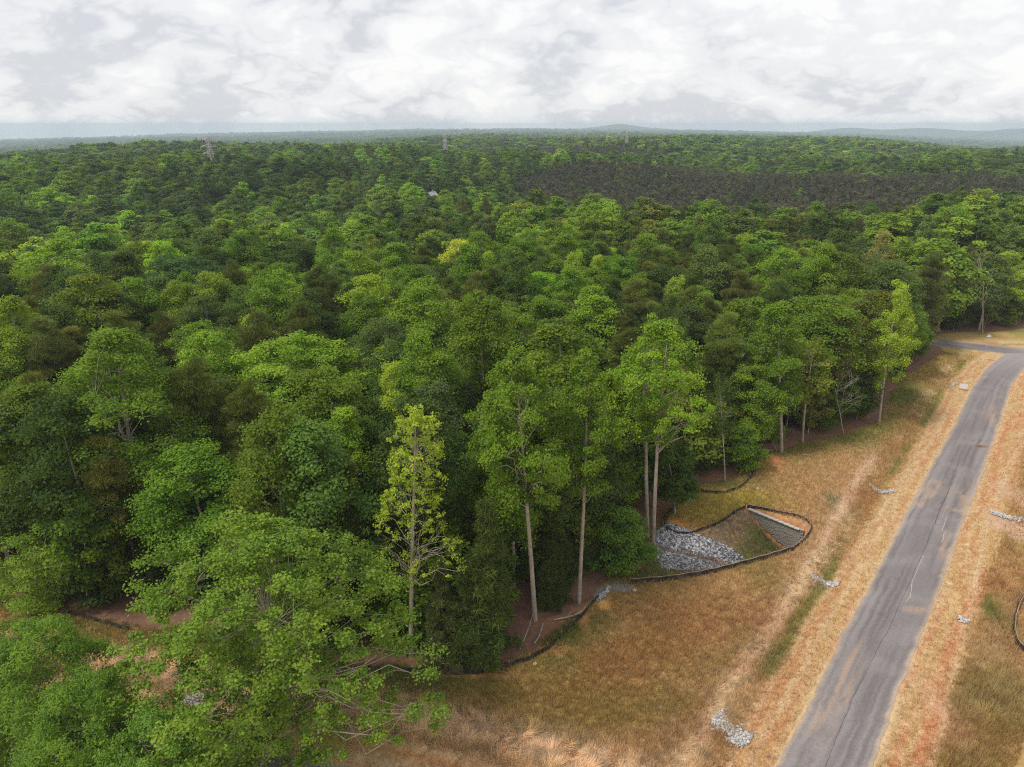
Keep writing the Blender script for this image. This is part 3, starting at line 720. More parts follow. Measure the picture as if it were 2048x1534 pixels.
# hero trees
near('poplar_yellow', 31, 25, 9.0, 5.4, 'airy', 300, 32, .19, .16, cr=(.22, .62), flat=.95, rnd=.9, inner=.35, trunk_r=.24, limbs=260, limb_r=.62, shell=.1, lobes=.25, lean=.25, cw=.2, ub=.7)
near('poplar_tall', 32, 26.5, 13.0, 5.6, 'tulip', 150, 215, .22, .18, cr=(.45, 1.2), flat=.75, trunk_r=.27, limbs=100, lean=.3, lobes=.5, inner=.32, shell=.25)
near('poplar_slim', 33, 25.5, 12.0, 3.3, 'tulip', 115, 200, .22, .18, cr=(.4, 1.0), flat=.85, trunk_r=.25, limbs=80, lean=.35, lobes=.5, inner=.32, shell=.25)
near('poplar_twin', 34, 24, 11.6, 5.4, 'tulip', 150, 215, .22, .18, cr=(.45, 1.15), flat=.75, trunk_r=.24, stems=2, limbs=100, lean=.2, lobes=.55, inner=.35, shell=.25)
near('broad_a', 41, 22, 6.0, 8.6, 'oak', 330, 190, .27, .21, cr=(.7, 1.35), flat=.66, trunk_r=.32, limbs=90, lobes=.42, inner=.25)
near('broad_oak', 42, 20, 5.5, 8.6, 'oak', 330, 190, .26, .2, cr=(.8, 1.4), flat=.58, trunk_r=.32, limbs=90, lobes=.36, inner=.22)
near('maple_big', 35, 27, 9.0, 6.4, 'tulip', 190, 215, .22, .18, cr=(.7, 1.4), flat=.7, trunk_r=.3, limbs=90, lean=.4)
near('near_poplar', 36, 21.5, 2.4, 8.4, 'gum', 780, 130, .17, .145, cr=(.3, .9), flat=.75, rnd=.9, inner=.38, trunk_r=.24, limbs=320, limb_r=.5, lobes=.55, shell=.10, lean=.4, droop=.15)
near('near_locust', 37, 13.5, 2.2, 5.2, 'gum', 230, 190, .26, .085, cr=(.5, 1.05), flat=.5, rnd=.55, trunk_r=.14, limbs=120, limb_r=.8, lobes=.4)
near('feather_shrub', 38, 8.5, 1.0, 3.3, 'oak', 70, 170, .30, .09, cr=(.6, 1.2), flat=.35, rnd=.4, trunk_r=.08, limbs=50, droop=.4)
near('bush', 39, 7.2, .4, 3.6, 'oak', 110, 130, .26, .19, cr=(.55, 1.0), flat=.7, trunk_r=.1, limbs=40)
def bare_tree(name, seed, Ht, r0):
    rng = np.random.default_rng(seed); mb = MB()
    def grow(p, d, L, r, lev):
        pts = [p]; q = p
        for _ in range(4):
            d = d + rng.normal(0, .10 if lev else .04, 3); d /= np.linalg.norm(d); q = q + d * L / 4; pts.append(q)
        mb.tube(np.array(pts), np.linspace(r, r * .45, 5), 5 if lev == 0 else 4, cap=False)
        if lev < 3:
            for k in range(6 if lev == 0 else 4):
                t = .35 + .62 * rng.random(); a = pts[0] + 0 * p; i = min(int(t * 4), 3); a = pts[i] + (pts[i + 1] - pts[i]) * (t * 4 - i)
                nd = d + rng.normal(0, .65, 3); nd[2] = abs(nd[2]) * .8 + .3; nd /= np.linalg.norm(nd); grow(a, nd, L * (.38 + .2 * rng.random()), r * .42, lev + 1)
    grow(np.zeros(3), np.array([0, 0, 1.]), Ht * .8, r0, 0)
    return mb.mesh(name, [M_DEAD], sm=True)
BARE = bare_tree('bare_tree', 5, 13, .13)
BARE2 = bare_tree('bare_tree_b', 8, 15, .14)

MID = {}
def mid(key, *a, **k):
    if not k.get('needle'): k.update(cw=.9, rnd=.4, up=.35, shell=.75)
    MID[key] = build_tree(key, *a, **k)
mid('m_tulip', 51, 24, 8, 4.4, 'tulip', 100, 62, .52, .42, cr=(.8, 1.4), limbs=10, sides=5)
mid('m_oak_a', 52, 20, 5, 6.0, 'oak', 125, 66, .54, .42, cr=(.9, 1.6), flat=.62, limbs=10, sides=5)
mid('m_oak_b', 53, 21, 5, 5.4, 'oak', 115, 66, .54, .42, cr=(.9, 1.5), flat=.66, limbs=10, lobes=.36, sides=5)
mid('m_gum_a', 54, 22, 6, 4.8, 'gum', 115, 62, .52, .42, cr=(.8, 1.5), limbs=10, sides=5)
mid('m_gum_b', 55, 21, 5, 5.2, 'gum', 115, 62, .52, .42, cr=(.8, 1.5), lobes=.36, limbs=10, sides=5)
mid('m_oak_c', 58, 19, 4, 6.6, 'oak', 140, 66, .54, .42, cr=(.9, 1.5), flat=.55, limbs=10, lobes=.42, sides=5)
mid('m_gum_c', 59, 23, 5, 4.4, 'gum', 110, 62, .52, .42, cr=(.7, 1.3), flat=.85, lobes=.45, limbs=10, sides=5)
mid('m_pine_a', 56, 21, 8, 3.5, 'pine', 70, 90, .8, .13, cr=(.8, 1.4), flat=.55, needle=True, limbs=20, sides=5)
mid('m_pine_b', 57, 20, 6, 3.7, 'pine', 75, 90, .8, .13, cr=(.8, 1.4), flat=.5, needle=True, limbs=20, sides=5)
mid('f_oak', 61, 20, 4, 6.2, 'oak', 55, 26, 1.3, 1.05, cr=(1.4, 2.3), flat=.6, limbs=0, sides=4)
mid('f_gum', 62, 21, 4, 5.4, 'gum', 50, 26, 1.3, 1.05, cr=(1.3, 2.1), flat=.7, limbs=0, sides=4)
mid('f_tulip', 63, 23, 6, 4.6, 'tulip', 46, 26, 1.25, 1.0, cr=(1.2, 2.0), flat=.8, limbs=0, sides=4)
mid('f_pine', 64, 20, 5, 3.6, 'pine', 34, 20, 1.8, .6, cr=(1.0, 1.8), flat=.6, needle=True, limbs=0, sides=4)
mid('row_pine_a', 65, 16, 5, 1.75, 'pine', 30, 30, .95, .17, cr=(.5, .85), flat=.75, needle=True, up=.8, limbs=10, sides=4, trunk_r=.13)
mid('row_pine_b', 66, 17, 6, 1.6, 'pine', 30, 30, .95, .17, cr=(.5, .85), flat=.8, needle=True, up=.8, limbs=10, sides=4, trunk_r=.13)
NEAR_KEYS = list(NEAR.keys()); PROTO_KEYS = list(MID.keys()) + ['sapling_a', 'sapling_b', 'sapling_c', 'understory', 'cedar_a'] + NEAR_KEYS[:9]
MASS_N = len(MID) + 5
proto_col = bpy.data.collections.new('tree_kinds')
for idx, k in enumerate(PROTO_KEYS[:MASS_N]):
    me = whole(MID[k] if k in MID else NEAR[k])
    po = bpy.data.objects.new('%03d_%s' % (idx, k), me); proto_col.objects.link(po)

# ------------------------------------------------------------------ colours of foliage
T_MID = (.172, .270, .022); T_BRIGHT = (.245, .370, .029); T_DARK = (.082, .136, .019); T_BLUE = (.125, .188, .038); T_LIME = (.34, .45, .040); T_YEL = (.38, .47, .045)
T_PINE = (.132, .166, .028); T_PINEB = (.160, .176, .033); T_PINED = (.094, .126, .024); T_CEDAR = (.082, .116, .020); T_OLIVE = (.200, .235, .030)
T_PLANT = (.104, .102, .058)
def jitter(t, rng, a=.18):
    k = 1 + rng.normal(0, a); c = np.array(t) * max(k, .5) * (1 + rng.normal(0, .05, 3)); return tuple(np.clip(c, .01, .6))

TREES = []          # every single tree with its parts: dict(x,y,px,py,...)
def put_tree(name, proto, x, y, Hs, Rs, rz, tint, tilt=(0, 0), z=None):
    p = NEAR[proto]; z = H1(x, y) if z is None else z
    e = link(name, None, None, (x, y, z - .05), (tilt[0], tilt[1], rz), (Rs, Rs, Hs)); e.empty_display_size = 1
    link('trunk', p['trunk_me'], e)
    c = link('crown', p['crown_me'], e); c['tint'] = [float(q) for q in tint]
    return e
def tops(px, py, Ht):
    """ground position of a tree Ht tall whose top shows at px, py"""
    z0 = 0.0
    for _ in range(4):
        g = G(px, py, z0 + Ht); z0 = H1(*g)
    return g
LAND = []
heroes_xy = []
def hero(name, proto, base, top, width, label, cat, tint, rz=None, seed=0, by_top=None, group=None, lm=None):
    rng = np.random.default_rng(seed + 900)
    p = NEAR[proto]
    if by_top: g = tops(top[0], top[1], by_top); Ht = by_top; z0 = H1(*g); tx = 0.0
    else:
        g = G(*base); z0 = H1(*g); t = at_depth(top[0], top[1], g[1]); Ht = t[2] - z0; tx = math.atan2(t[0] - g[0], Ht)
    dist = math.sqrt(g[0] ** 2 + g[1] ** 2 + (CAM_H - z0 - .6 * Ht) ** 2)
    Rs = width / FPX * (g[1] * math.cos(PITCH) + (CAM_H - z0 - .6 * Ht) * math.sin(PITCH)) / 2 / p['R']
    e = put_tree(name, proto, g[0], g[1], Ht / p['H'], Rs, rng.random() * 6.28 if rz is None else rz, tint, (0, tx if not by_top else 0))
    if tx and not by_top:
        e.rotation_mode = 'ZXY' if False else 'XYZ'
        zr = e.rotation_euler[2]; e.rotation_euler = (0, 0, zr)
        from mathutils import Matrix
        e.rotation_euler = (Matrix.Rotation(tx, 3, 'Y') @ Matrix.Rotation(zr, 3, 'Z')).to_euler()
    tag(e, label, cat, group)
    heroes_xy.append((g[0], g[1], p['R'] * Rs))
    if lm: LAND.append((top[0], top[1] + 40, lm))
    return e

HERO = [
    ('tulip_tree', 'lime_a', (2030, 648), (2025, 490), 75, 'yellow-green crown at the right frame edge', 'tree', T_LIME, None),
    ('tulip_tree', 'poplar_yellow', (822, 1312), (822, 803), 235, 'slender yellow-green tulip tree with thin sparse crown at the wood edge', 'tree', T_YEL, 'the slender yellow-green tulip tree'),
    ('poplar_tree', 'poplar_tall', (1070, 1240), (1038, 700), 235, 'tall green poplar on a bare pale trunk right of the yellow-green tulip tree', 'tree', T_MID, 'the tall bare-trunked poplar'),
    ('poplar_tree', 'poplar_slim', (1158, 1205), (1178, 680), 125, 'slim green poplar whose straight bare trunk stands beside the fallen log', 'tree', T_MID, 'the slim poplar'),
    ('poplar_tree', 'poplar_twin', (1300, 1080), (1308, 628), 205, 'big bright green tree on two pale stems beside the grey riprap', 'tree', T_BRIGHT, 'the two-stemmed tree'),
    ('poplar_tree', 'tulip_b', (1563, 906), (1562, 600), 112, 'green poplar with a thin pale trunk at the bare red clay patch', 'tree', T_MID, 'the poplar at the red clay patch'),
    ('hardwood_tree', 'sparse', (1605, 884), (1612, 665), 105, 'thin-leaved pale tree with bleached limbs at the field edge', 'tree', T_OLIVE, None),
    ('tulip_tree', 'lime_a', (1757, 848), (1790, 550), 84, 'narrow light yellow-green tulip tree rising from the field edge near the junction', 'tree', T_LIME, 'the narrow light tulip tree'),
    ('hardwood_tree', 'sparse', (1450, 965), (1448, 735), 62, 'thin pole-like tree with little foliage above the curved black fence', 'tree', T_DARK, None),
    ('cedar_tree', 'cedar_a', (955, 1300), (975, 990), 150, 'large dark drooping cedar at the wood edge below the tall poplar', 'cedar', T_CEDAR, 'the large dark cedar'),
    ('cedar_tree', 'cedar_a', (890, 1312), (888, 1130), 100, 'smaller olive cedar right of the yellow-green trunk at the black fence', 'cedar', (.105, .13, .03), None),
    ('cedar_tree', 'cedar_a', (1118, 1165), (1112, 1010), 80, 'dark cedar filling the gap between the two bare poplar trunks', 'cedar', T_CEDAR, None),
    ('green_bush', 'bush', (1235, 1142), (1230, 1018), 135, 'rounded bright green bush left of the riprap', 'bush', (.14, .24, .03), 'the round bush by the riprap'),
    ('maple_tree', 'maple_big', (285, 1125), (238, 650), 290, 'big green hardwood with an open tall crown above the feathery shrubs', 'tree', T_MID, 'the big open hardwood'),
    ('pine_tree', 'pine_a', (90, 1105), (55, 752), 150, 'olive-gold pine at the frame edge beside the big open hardwood', 'pine tree', T_PINEB, 'the olive-gold pine'),
    ('pine_tree', 'pine_b', (400, 1105), (372, 720), 165, 'brownish pine right of the big open hardwood', 'pine tree', T_PINE, 'the brownish pine'),
    ('pine_tree', 'pine_a', (480, 1085), (468, 800), 125, 'olive pine behind the young bright green trees', 'pine tree', T_PINE, None),
    ('young_tree', 'sapling_b', (432, 1160), (425, 912), 140, 'young bright lime-green tree behind the big near tree', 'tree', (.22, .36, .034), 'the young lime-green tree'),
    ('young_tree', 'tulip_b', (600, 1165), (605, 825), 120, 'young green tree with glossy pale-edged crown left of the paired spires', 'tree', T_MID, None),
    ('young_tree', 'tulip_b', (690, 1160), (682, 815), 118, 'young fresh green tree with two spires at its top', 'tree', T_BRIGHT, 'the young two-spired tree'),
    ('young_tree', 'sapling_b', (372, 1130), (377, 875), 66, 'slim young green tree with a pointed top before the brownish pine', 'tree', T_MID, None),
    ('young_tree', 'sapling_b', (175, 1215), (165, 985), 110, 'young green tree under the big open hardwood', 'tree', T_MID, None),
    ('young_tree', 'sapling_a', (530, 1150), (525, 900), 100, 'young thin tree between the lime-green tree and the glossy one', 'tree', T_OLIVE, None),
    ('feathery_shrub', 'feather_shrub', (75, 1205), (82, 1028), 165, 'feathery light yellow-green shrub at the frame edge', 'shrub', (.22, .33, .035), None),
    ('near_tree', 'near_poplar', (520, 1528), (492, 1050), 590, 'large bright green tree with sprawling leafy branches in front of the wood', 'tree', (.205, .310, .036), 'the large near tree'),
    ('near_tree', 'near_locust', (40, 1560), (75, 1222), 300, 'leafy locust-like tree in the lower left corner', 'tree', (.180, .290, .032), 'the near locust-like tree'),
    ('near_tree', 'near_locust', (225, 1640), (235, 1440), 200, 'low fine-leaved tree at the bottom edge under the large near tree', 'tree', (.15, .245, .032), None),
    ('near_tree', 'near_locust', (150, 1640), (160, 1330), 270, 'fine-leaved tree between the corner tree and the large near tree', 'tree', (.165, .275, .03), None),
    ('near_tree', 'near_locust', (330, 1700), (345, 1425), 280, 'fine-leaved low crown at the bottom edge left of the large near trunk', 'tree', (.17, .29, .04), None),
    ('near_tree', 'near_locust', (-70, 1480), (-40, 1250), 230, 'leafy crown cut off by the left frame edge beside the corner tree', 'tree', (.17, .28, .035), None),
    ('young_tree', 'understory', (1520, 900), (1520, 775), 62, 'small bright rounded tree just left of the clay patch poplar', 'tree', T_BRIGHT, None),
    ('young_tree', 'sapling_c', (1480, 935), (1480, 845), 90, 'flat-branched small green tree above the curved black fence', 'tree', T_MID, None),
    ('young_tree', 'sapling_c', (1506, 935), (1508, 893), 40, 'tiny fresh green sapling at the end of the curved black fence', 'tree', T_BRIGHT, None),
    ('young_tree', 'understory', (1350, 1030), (1345, 850), 110, 'dark leafy understory tree beside the two pale stems', 'tree', T_DARK, None),
]
TOPS = [   # crowns seen from above: top of crown in the picture, height, width
    ('tulip_tree', 'lime_a', (790, 705), 21, 92, 'yellow-lime crown behind the slender tulip tree', 'tree', T_YEL, None),
    ('hardwood_tree', 'gum_b', (850, 770), 18, 165, 'pale grey-green feathery crown right behind the yellow-green tulip tree', 'tree', (.12, .175, .05), None),
    ('tulip_tree', 'lime_a', (985, 492), 23, 62, 'pointed lime crown in the middle of the wood', 'tree', T_LIME, 'the pointed lime crown'),
    ('tulip_tree', 'tulip_a', (1120, 468), 24, 105, 'broad deep green crown between lime crowns in the middle of the wood', 'tree', T_MID, None),
    ('tulip_tree', 'lime_a', (1148, 490), 23, 60, 'rounded lime crown touching the broad deep green one', 'tree', T_LIME, None),
    ('tulip_tree', 'lime_a', (1205, 500), 22, 62, 'bright lime crown right of the rounded lime one', 'tree', T_YEL, 'the bright lime crown'),
    ('tulip_tree', 'lime_a', (1355, 540), 21, 62, 'bright yellow-lime tip among olive pines', 'tree', T_LIME, 'the yellow-lime tip'),
    ('hardwood_tree', 'gum_b', (1300, 465), 22, 130, 'wide spiky green crown behind the olive pines', 'tree', T_MID, None),
    ('tulip_tree', 'lime_a', (1760, 450), 24, 66, 'pale straw-yellow crown standing above the wood at the right', 'tree', (.33, .33, .085), 'the pale straw-yellow crown'),
    ('tulip_tree', 'lime_a', (1838, 468), 22, 62, 'yellow-green crown right of the straw-yellow one', 'tree', T_LIME, None),
    ('tulip_tree', 'lime_a', (1890, 492), 21, 72, 'soft yellow-green crown above brown pines near the junction', 'tree', (.19, .26, .05), 'the soft yellow-green crown'),
        ('tulip_tree', 'lime_a', (1485, 458), 22, 52, 'small bright lime crown beside a dark rounded pine', 'tree', T_LIME, None),
    ('tulip_tree', 'tulip_b', (1410, 448), 24, 50, 'spiky yellow-green crown standing behind the dark rounded pine', 'tree', (.15, .24, .04), None),
    ('pine_tree', 'pine_b', (1462, 492), 23, 130, 'large dark rounded pine right of centre', 'pine tree', T_PINED, 'the large dark rounded pine'),
    ('oak_tree', 'oak_a', (1732, 525), 21, 92, 'round oak crown speckled with cream left of the narrow light tulip tree', 'tree', (.17, .18, .06), None),
    ('hardwood_tree', 'gum_a', (1575, 495), 22, 125, 'fresh green crown right of the large dark rounded pine', 'tree', T_BRIGHT, None),
    ('oak_tree', 'broad_oak', (345, 515), 21, 240, 'very wide domed oak crown left of centre with pale leaf clumps', 'tree', (.085, .155, .042), 'the very wide domed oak'),
    ('tulip_tree', 'tulip_a', (90, 480), 24, 150, 'tall bright green crown at the left side of the wood', 'tree', T_BRIGHT, 'the tall bright crown'),
    ('oak_tree', 'oak_b', (770, 640), 19, 125, 'compact grey-green oak crown above the yellow-lime one', 'tree', T_BLUE, 'the compact grey-green oak'),
    ('tulip_tree', 'tulip_b', (280, 480), 23, 70, 'small pale yellow-green crown left of the very wide oak', 'tree', T_LIME, None),
    ('hardwood_tree', 'broad_a', (600, 668), 22, 330, 'broad bright green crown in front of dark pines left of centre', 'tree', T_BRIGHT, 'the broad bright green crown'),
    ('hardwood_tree', 'broad_a', (1080, 590), 22, 240, 'broad green crown behind the tall bare-trunked poplar', 'tree', T_MID, None),
    ('hardwood_tree', 'tulip_a', (1200, 575), 23, 130, 'high spired green crown behind the slim poplar', 'tree', T_BRIGHT, None),
    ('pine_tree', 'pine_a', (1260, 560), 21, 105, 'tall brown-olive pine crown behind the two-stemmed tree', 'pine tree', T_PINEB, None),
    ('pine_tree', 'pine_b', (1420, 590), 20, 95, 'ragged brown-olive pine right of the two-stemmed tree', 'pine tree', T_PINE, None),
    ('pine_tree', 'pine_a', (1650, 575), 20, 75, 'upright olive pine behind the clay patch poplar', 'pine tree', T_PINE, None),
    ('pine_tree', 'pine_b', (1705, 610), 18, 80, 'layered olive pine left of the narrow light tulip tree', 'pine tree', T_PINE, None),
    ('oak_tree', 'oak_b', (850, 320), 22, 42, 'dark bluish oak crown left of the brown plantation', 'tree', (.03, .06, .03), None),
]
for i, (nm, pr, b, t, w, lab, cat, tint, lm) in enumerate(HERO): hero(nm, pr, b, t, w, lab, cat, tint, seed=i, lm=lm)
for i, (nm, pr, t, Ht, w, lab, cat, tint, lm) in enumerate(TOPS): hero(nm, pr, None, t, w, lab, cat, tint, seed=50 + i, by_top=Ht, lm=lm)
def bare(px, py, top, label, me, H0):
    g = G(px, py); t = at_depth(top[0], top[1], g[1]); z = H1(*g); s = (t[2] - z) / H0
    e = link('bare_tree', None, None, (g[0], g[1], z - .1), (0, math.atan2(t[0] - g[0], t[2] - z), 0), (s, s, s)); link('trunk', me, e)
    tag(e, label, 'tree'); return e
bare(178, 1170, (110, 885), 'leafless bleached young tree leaning left under the olive-gold pine', BARE, 13)
bare(1688, 872, (1672, 735), 'leafless pale crooked tree among dark pines at the field edge', BARE2, 15)
bare(1965, 668, (1968, 530), 'tall leafless grey tree beyond the junction', BARE, 13)

# ------------------------------------------------------------------ the wood: scattered trees
rng = np.random.default_rng(2024)
HOUSES = [(G(86, 331, 7.0), 86, 'a'), (G(862, 381, 7.0), 862, 'b')]
def jgrid(x0, x1, y0, y1, step, jit=.42):
    a, b = np.meshgrid(np.arange(x0, x1, step), np.arange(y0, y1, step * .87)); a = a + (np.arange(a.shape[0]) % 2)[:, None] * step / 2
    P = np.c_[a.ravel(), b.ravel()]; return P + rng.uniform(-jit, jit, P.shape) * step
def wedge(P, deg): return (np.abs(np.degrees(np.arctan2(P[:, 0], P[:, 1]))) < deg) & (P[:, 1] > 5)
PLANT = GP([(1000, 352), (1090, 400), (1250, 428), (1500, 440), (1750, 436), (2048, 440), (2400, 450), (2400, 372), (2048, 360), (1800, 350), (1560, 335), (1380, 332), (1200, 334), (1060, 340)], 15.0)
PLANT2 = GP([(920, 312), (1100, 318), (1340, 322), (1330, 314), (1100, 306), (930, 304)], 12.0)
S_near = jgrid(-190, 210, 40, 240, 6.3)
rr = np.hypot(*S_near.T); S_near = S_near[(rr < 235) & wedge(S_near, 50)]
S_mid = jgrid(-650, 720, 120, 720, 9.8); rm = np.hypot(*S_mid.T); S_mid = S_mid[(rm >= 235) & (rm < 700) & wedge(S_mid, 46)]
S_far = jgrid(-1700, 1800, 400, 2000, 11.0); rm = np.hypot(*S_far.T); S_far = S_far[(rm >= 700) & (rm < 2000) & wedge(S_far, 43)]
nf = 26000; rf = 2000 * (9800 / 2000.) ** rng.random(nf); af = np.radians(rng.uniform(-43, 43, nf)); S_vfar = np.c_[np.sin(af) * rf, np.cos(af) * rf]
def woodland(P, margin=1.6):
    ok = ~in_poly(P, FIELD)
    d, _ = poly_dist(P, EDGE); ok &= np.abs(d) > margin
    for L, w in ((CROSS, 5.5), (ROAD_C, 6)):
        d, _ = poly_dist(P, L); ok &= np.abs(d) > w
    ok &= ~(in_poly(P, PLANT)) & ~(in_poly(P, PLANT2))
    return ok
S_near = S_near[woodland(S_near)]; S_mid = S_mid[woodland(S_mid)]; S_far = S_far[woodland(S_far)]
hx = np.array(heroes_xy)
dm = np.hypot(S_near[:, None, 0] - hx[None, :, 0], S_near[:, None, 1] - hx[None, :, 1]); S_near = S_near[(dm > np.maximum(2.4, hx[None, :, 2] * .62)).all(1)]

TRUNKS = np.array([G(cx, cy) for cx, cy in ((1070, 1240), (1158, 1205), (1300, 1080), (822, 1312), (1563, 906), (1757, 848))])
for g in TRUNKS:
    dg = -g / np.hypot(*g); v_ = S_near - g; t_ = v_ @ dg; lt = np.abs(v_[:, 0] * dg[1] - v_[:, 1] * dg[0]); S_near = S_near[~((t_ > -3) & (t_ < 16) & (lt < 5.0))]
PINE_SPOTS = [(520, 520, 16), (640, 500, 14), (380, 690, 16), (500, 700, 16), (1100, 610, 13), (1290, 630, 18), (1400, 560, 22), (1500, 520, 26), (1650, 650, 20), (900, 600, 13), (1250, 480, 16), (60, 760, 10), (1330, 500, 20), (1900, 560, 14), (1700, 480, 20), (1800, 500, 12), (250, 880, 8), (1590, 470, 20), (1780, 450, 18), (1400, 690, 10), (420, 830, 9)]
PS = [(G(px, py, 17), r) for px, py, r in PINE_SPOTS]
def pine_prob(P):
    v = .05 + .40 * sstep(.60, .75, fbm(P[:, 0] / 45, P[:, 1] / 45, 101, 3))
    for g, r in PS: v = np.maximum(v, .62 * np.exp(-(((P - g) ** 2).sum(1)) / r ** 2))
    return v * np.where(np.hypot(*P.T) > 300, .4, 1)
def sight_cap(P, Ht):
    """keep the lines of sight to the two houses clear of tall trees"""
    for g, px, _ in HOUSES:
        D = np.hypot(*g); dr = g / D; t = P @ dr; lat = np.abs(P[:, 0] * dr[1] - P[:, 1] * dr[0])
        zr = CAM_H + (5.2 - CAM_H) * t / D
        m = (lat < 7) & (t < D + 6) & (t > D - 170)
        Ht = np.where(m, np.minimum(Ht, zr - height(P[:, 0], P[:, 1]) - 1.0), Ht)
    return Ht
KEYIX = {k: i for i, k in enumerate(PROTO_KEYS)}
def choose(P, lod):
    n = len(P); pine = rng.random(n) < pine_prob(P); keys = np.empty(n, int); tint = np.zeros((n, 3)); Ht = np.zeros(n)
    if lod == 'n': B = ['oak_a', 'oak_b', 'gum_a', 'gum_b', 'tulip_a', 'tulip_b']; PN = ['pine_a', 'pine_b']
    elif lod == 'm': B = ['m_oak_a', 'm_oak_b', 'm_oak_c', 'm_gum_a', 'm_gum_b', 'm_gum_c', 'm_tulip']; PN = ['m_pine_a', 'm_pine_b']
    else: B = ['f_oak', 'f_gum', 'f_tulip', 'f_oak']; PN = ['f_pine']
    tz = fbm(P[:, 0] / 38, P[:, 1] / 38, 111, 3)
    for i in range(n):
        if pine[i]:
            keys[i] = KEYIX[PN[rng.integers(len(PN))]]; tint[i] = jitter((T_PINE, T_PINEB, T_PINED)[rng.integers(3)], rng, .15); Ht[i] = rng.uniform(16.5, 22)
        else:
            k = B[rng.integers(len(B))]; keys[i] = KEYIX[k]; q = rng.random() + (tz[i] - .5) * .9 - (.22 if (P[i, 0] < P[i, 1] * .05 and lod != 'n') else .08 if lod != 'n' else 0)
            t = T_DARK if q < .2 else T_BLUE if q < .34 else T_MID if q < .72 else T_BRIGHT if q < .95 else T_LIME if rng.random() < .55 else T_OLIVE
            if 'oak' in k and t in (T_BRIGHT, T_LIME): t = T_BLUE if rng.random() < .5 else T_MID
            if lod != 'n' and t == T_LIME and rng.random() < .7: t = T_MID
            tint[i] = jitter(t, rng, .22 if lod != 'f' else .13); Ht[i] = rng.uniform(13.5, 24.5) if 'oak' not in k else rng.uniform(12.5, 21)
    return keys, tint, Ht
PH = {k: (MID[k] if k in MID else NEAR[k])['H'] for k in PROTO_KEYS}
# the nearest trees in view stand as single trees; the rest is one mass
kn, tn, hn = choose(S_near, 'n'); hn = sight_cap(S_near, hn)
zn = height(S_near[:, 0], S_near[:, 1])
ppx, ppy, _ = project(S_near[:, 0], S_near[:, 1], zn + hn * .9)
vis = (ppx > 5) & (ppx < 2043) & (ppy > 0) & (ppy < 1500) & (hn > 4)
rdist = np.hypot(*S_near.T)
order = np.argsort(rdist)
broad = np.array([('pine' not in PROTO_KEYS[k]) for k in kn])
cnt_b = 0; single = np.zeros(len(S_near), bool); NB = 285
for i in order:
    if not vis[i]: continue
    if cnt_b >= NB: break
    single[i] = True
    if broad[i]: cnt_b += 1
def colour_word(t):
    r, g, b = t
    if r > g * .86: return 'brown-olive'
    if r > .16: return 'lime'
    if g < .085: return 'blackish-green'
    if g < .14: return 'dark-green'
    if b > .042: return 'grey-green'
    if g < .205: return 'mid-green'
    return 'bright-green'
SHAPE = {'oak_a': 'domed oak', 'oak_b': 'domed oak', 'gum_a': 'full-crowned hardwood', 'gum_b': 'wide hardwood', 'tulip_a': 'tall poplar', 'tulip_b': 'narrow poplar', 'pine_a': 'pine', 'pine_b': 'pine'}
NAME = {'oak_a': 'oak_tree', 'oak_b': 'oak_tree', 'gum_a': 'hardwood_tree', 'gum_b': 'hardwood_tree', 'tulip_a': 'poplar_tree', 'tulip_b': 'poplar_tree', 'pine_a': 'pine_tree', 'pine_b': 'pine_tree',
        'sapling_a': 'young_tree', 'sapling_b': 'young_tree', 'sapling_c': 'young_tree', 'understory': 'understory_tree'}
ORD = ['nearest', 'second', 'third', 'fourth', 'fifth', 'sixth', 'seventh', 'eighth', 'ninth', 'tenth', 'eleventh', 'twelfth', 'thirteenth', 'fourteenth', 'fifteenth', 'sixteenth']
auto = []
def rel_words(dx, dy):
    if abs(dx) < 45: return 'behind' if dy < 0 else 'in front of'
    s = 'left' if dx < 0 else 'right'
    if abs(dy) < 25: return s + ' of'
    return ('behind-%s of' if dy < 0 else 'front-%s of') % s
def register(e, px, py, key, tint, what, group):
    j = min(range(len(LAND)), key=lambda q: (LAND[q][0] - px) ** 2 + 1.8 * (LAND[q][1] - py) ** 2)
    lx, ly, lname = LAND[j]; auto.append(dict(e=e, d=math.hypot(px - lx, 1.3 * (py - ly)), c=colour_word(tint), s=what, r=rel_words(px - lx, py - ly), l=lname, g=group))
for i in np.nonzero(single)[0]:
    k = PROTO_KEYS[kn[i]]; s = hn[i] / PH[k]
    e = put_tree(NAME[k], k, *S_near[i], s * rng.uniform(.95, 1.05), s * rng.uniform(.92, 1.22), rng.random() * 6.28, tn[i], z=zn[i])
    e['category'] = 'pine tree' if 'pine' in k else 'tree'
    register(e, ppx[i], ppy[i], k, tn[i], SHAPE[k], 'pines standing among the hardwoods' if 'pine' in k else 'hardwood trees of the wood')
# undergrowth along the edge of the wood
E2 = resample(EDGE, 2.2); E2 = offset(E2, 0); tE = np.gradient(E2, axis=0); tE /= np.linalg.norm(tE, axis=1)[:, None]; inward = np.c_[-tE[:, 1], tE[:, 0]]
und = []
for i in range(len(E2)):
    for dpt in (rng.uniform(2.3, 4.0), rng.uniform(4.5, 8), rng.uniform(9, 14)):
        if rng.random() < .72:
            p = E2[i] + inward[i] * dpt + rng.normal(0, .6, 2)
            und.append((p[0], p[1], dpt))
und = np.array(und); ok = woodland(und[:, :2], .9); und = und[ok]
px_, py_, _ = project(und[:, 0], und[:, 1], 3.0)
ok = (px_ > -250) & (px_ < 2300) & (und[:, 1] > 20) & (np.hypot(und[:, 0], und[:, 1]) < 260); und, px_, py_ = und[ok], px_[ok], py_[ok]
dm = np.hypot(und[:, None, 0] - hx[None, :, 0], und[:, None, 1] - hx[None, :, 1]); ok = (dm > 1.5).all(1)
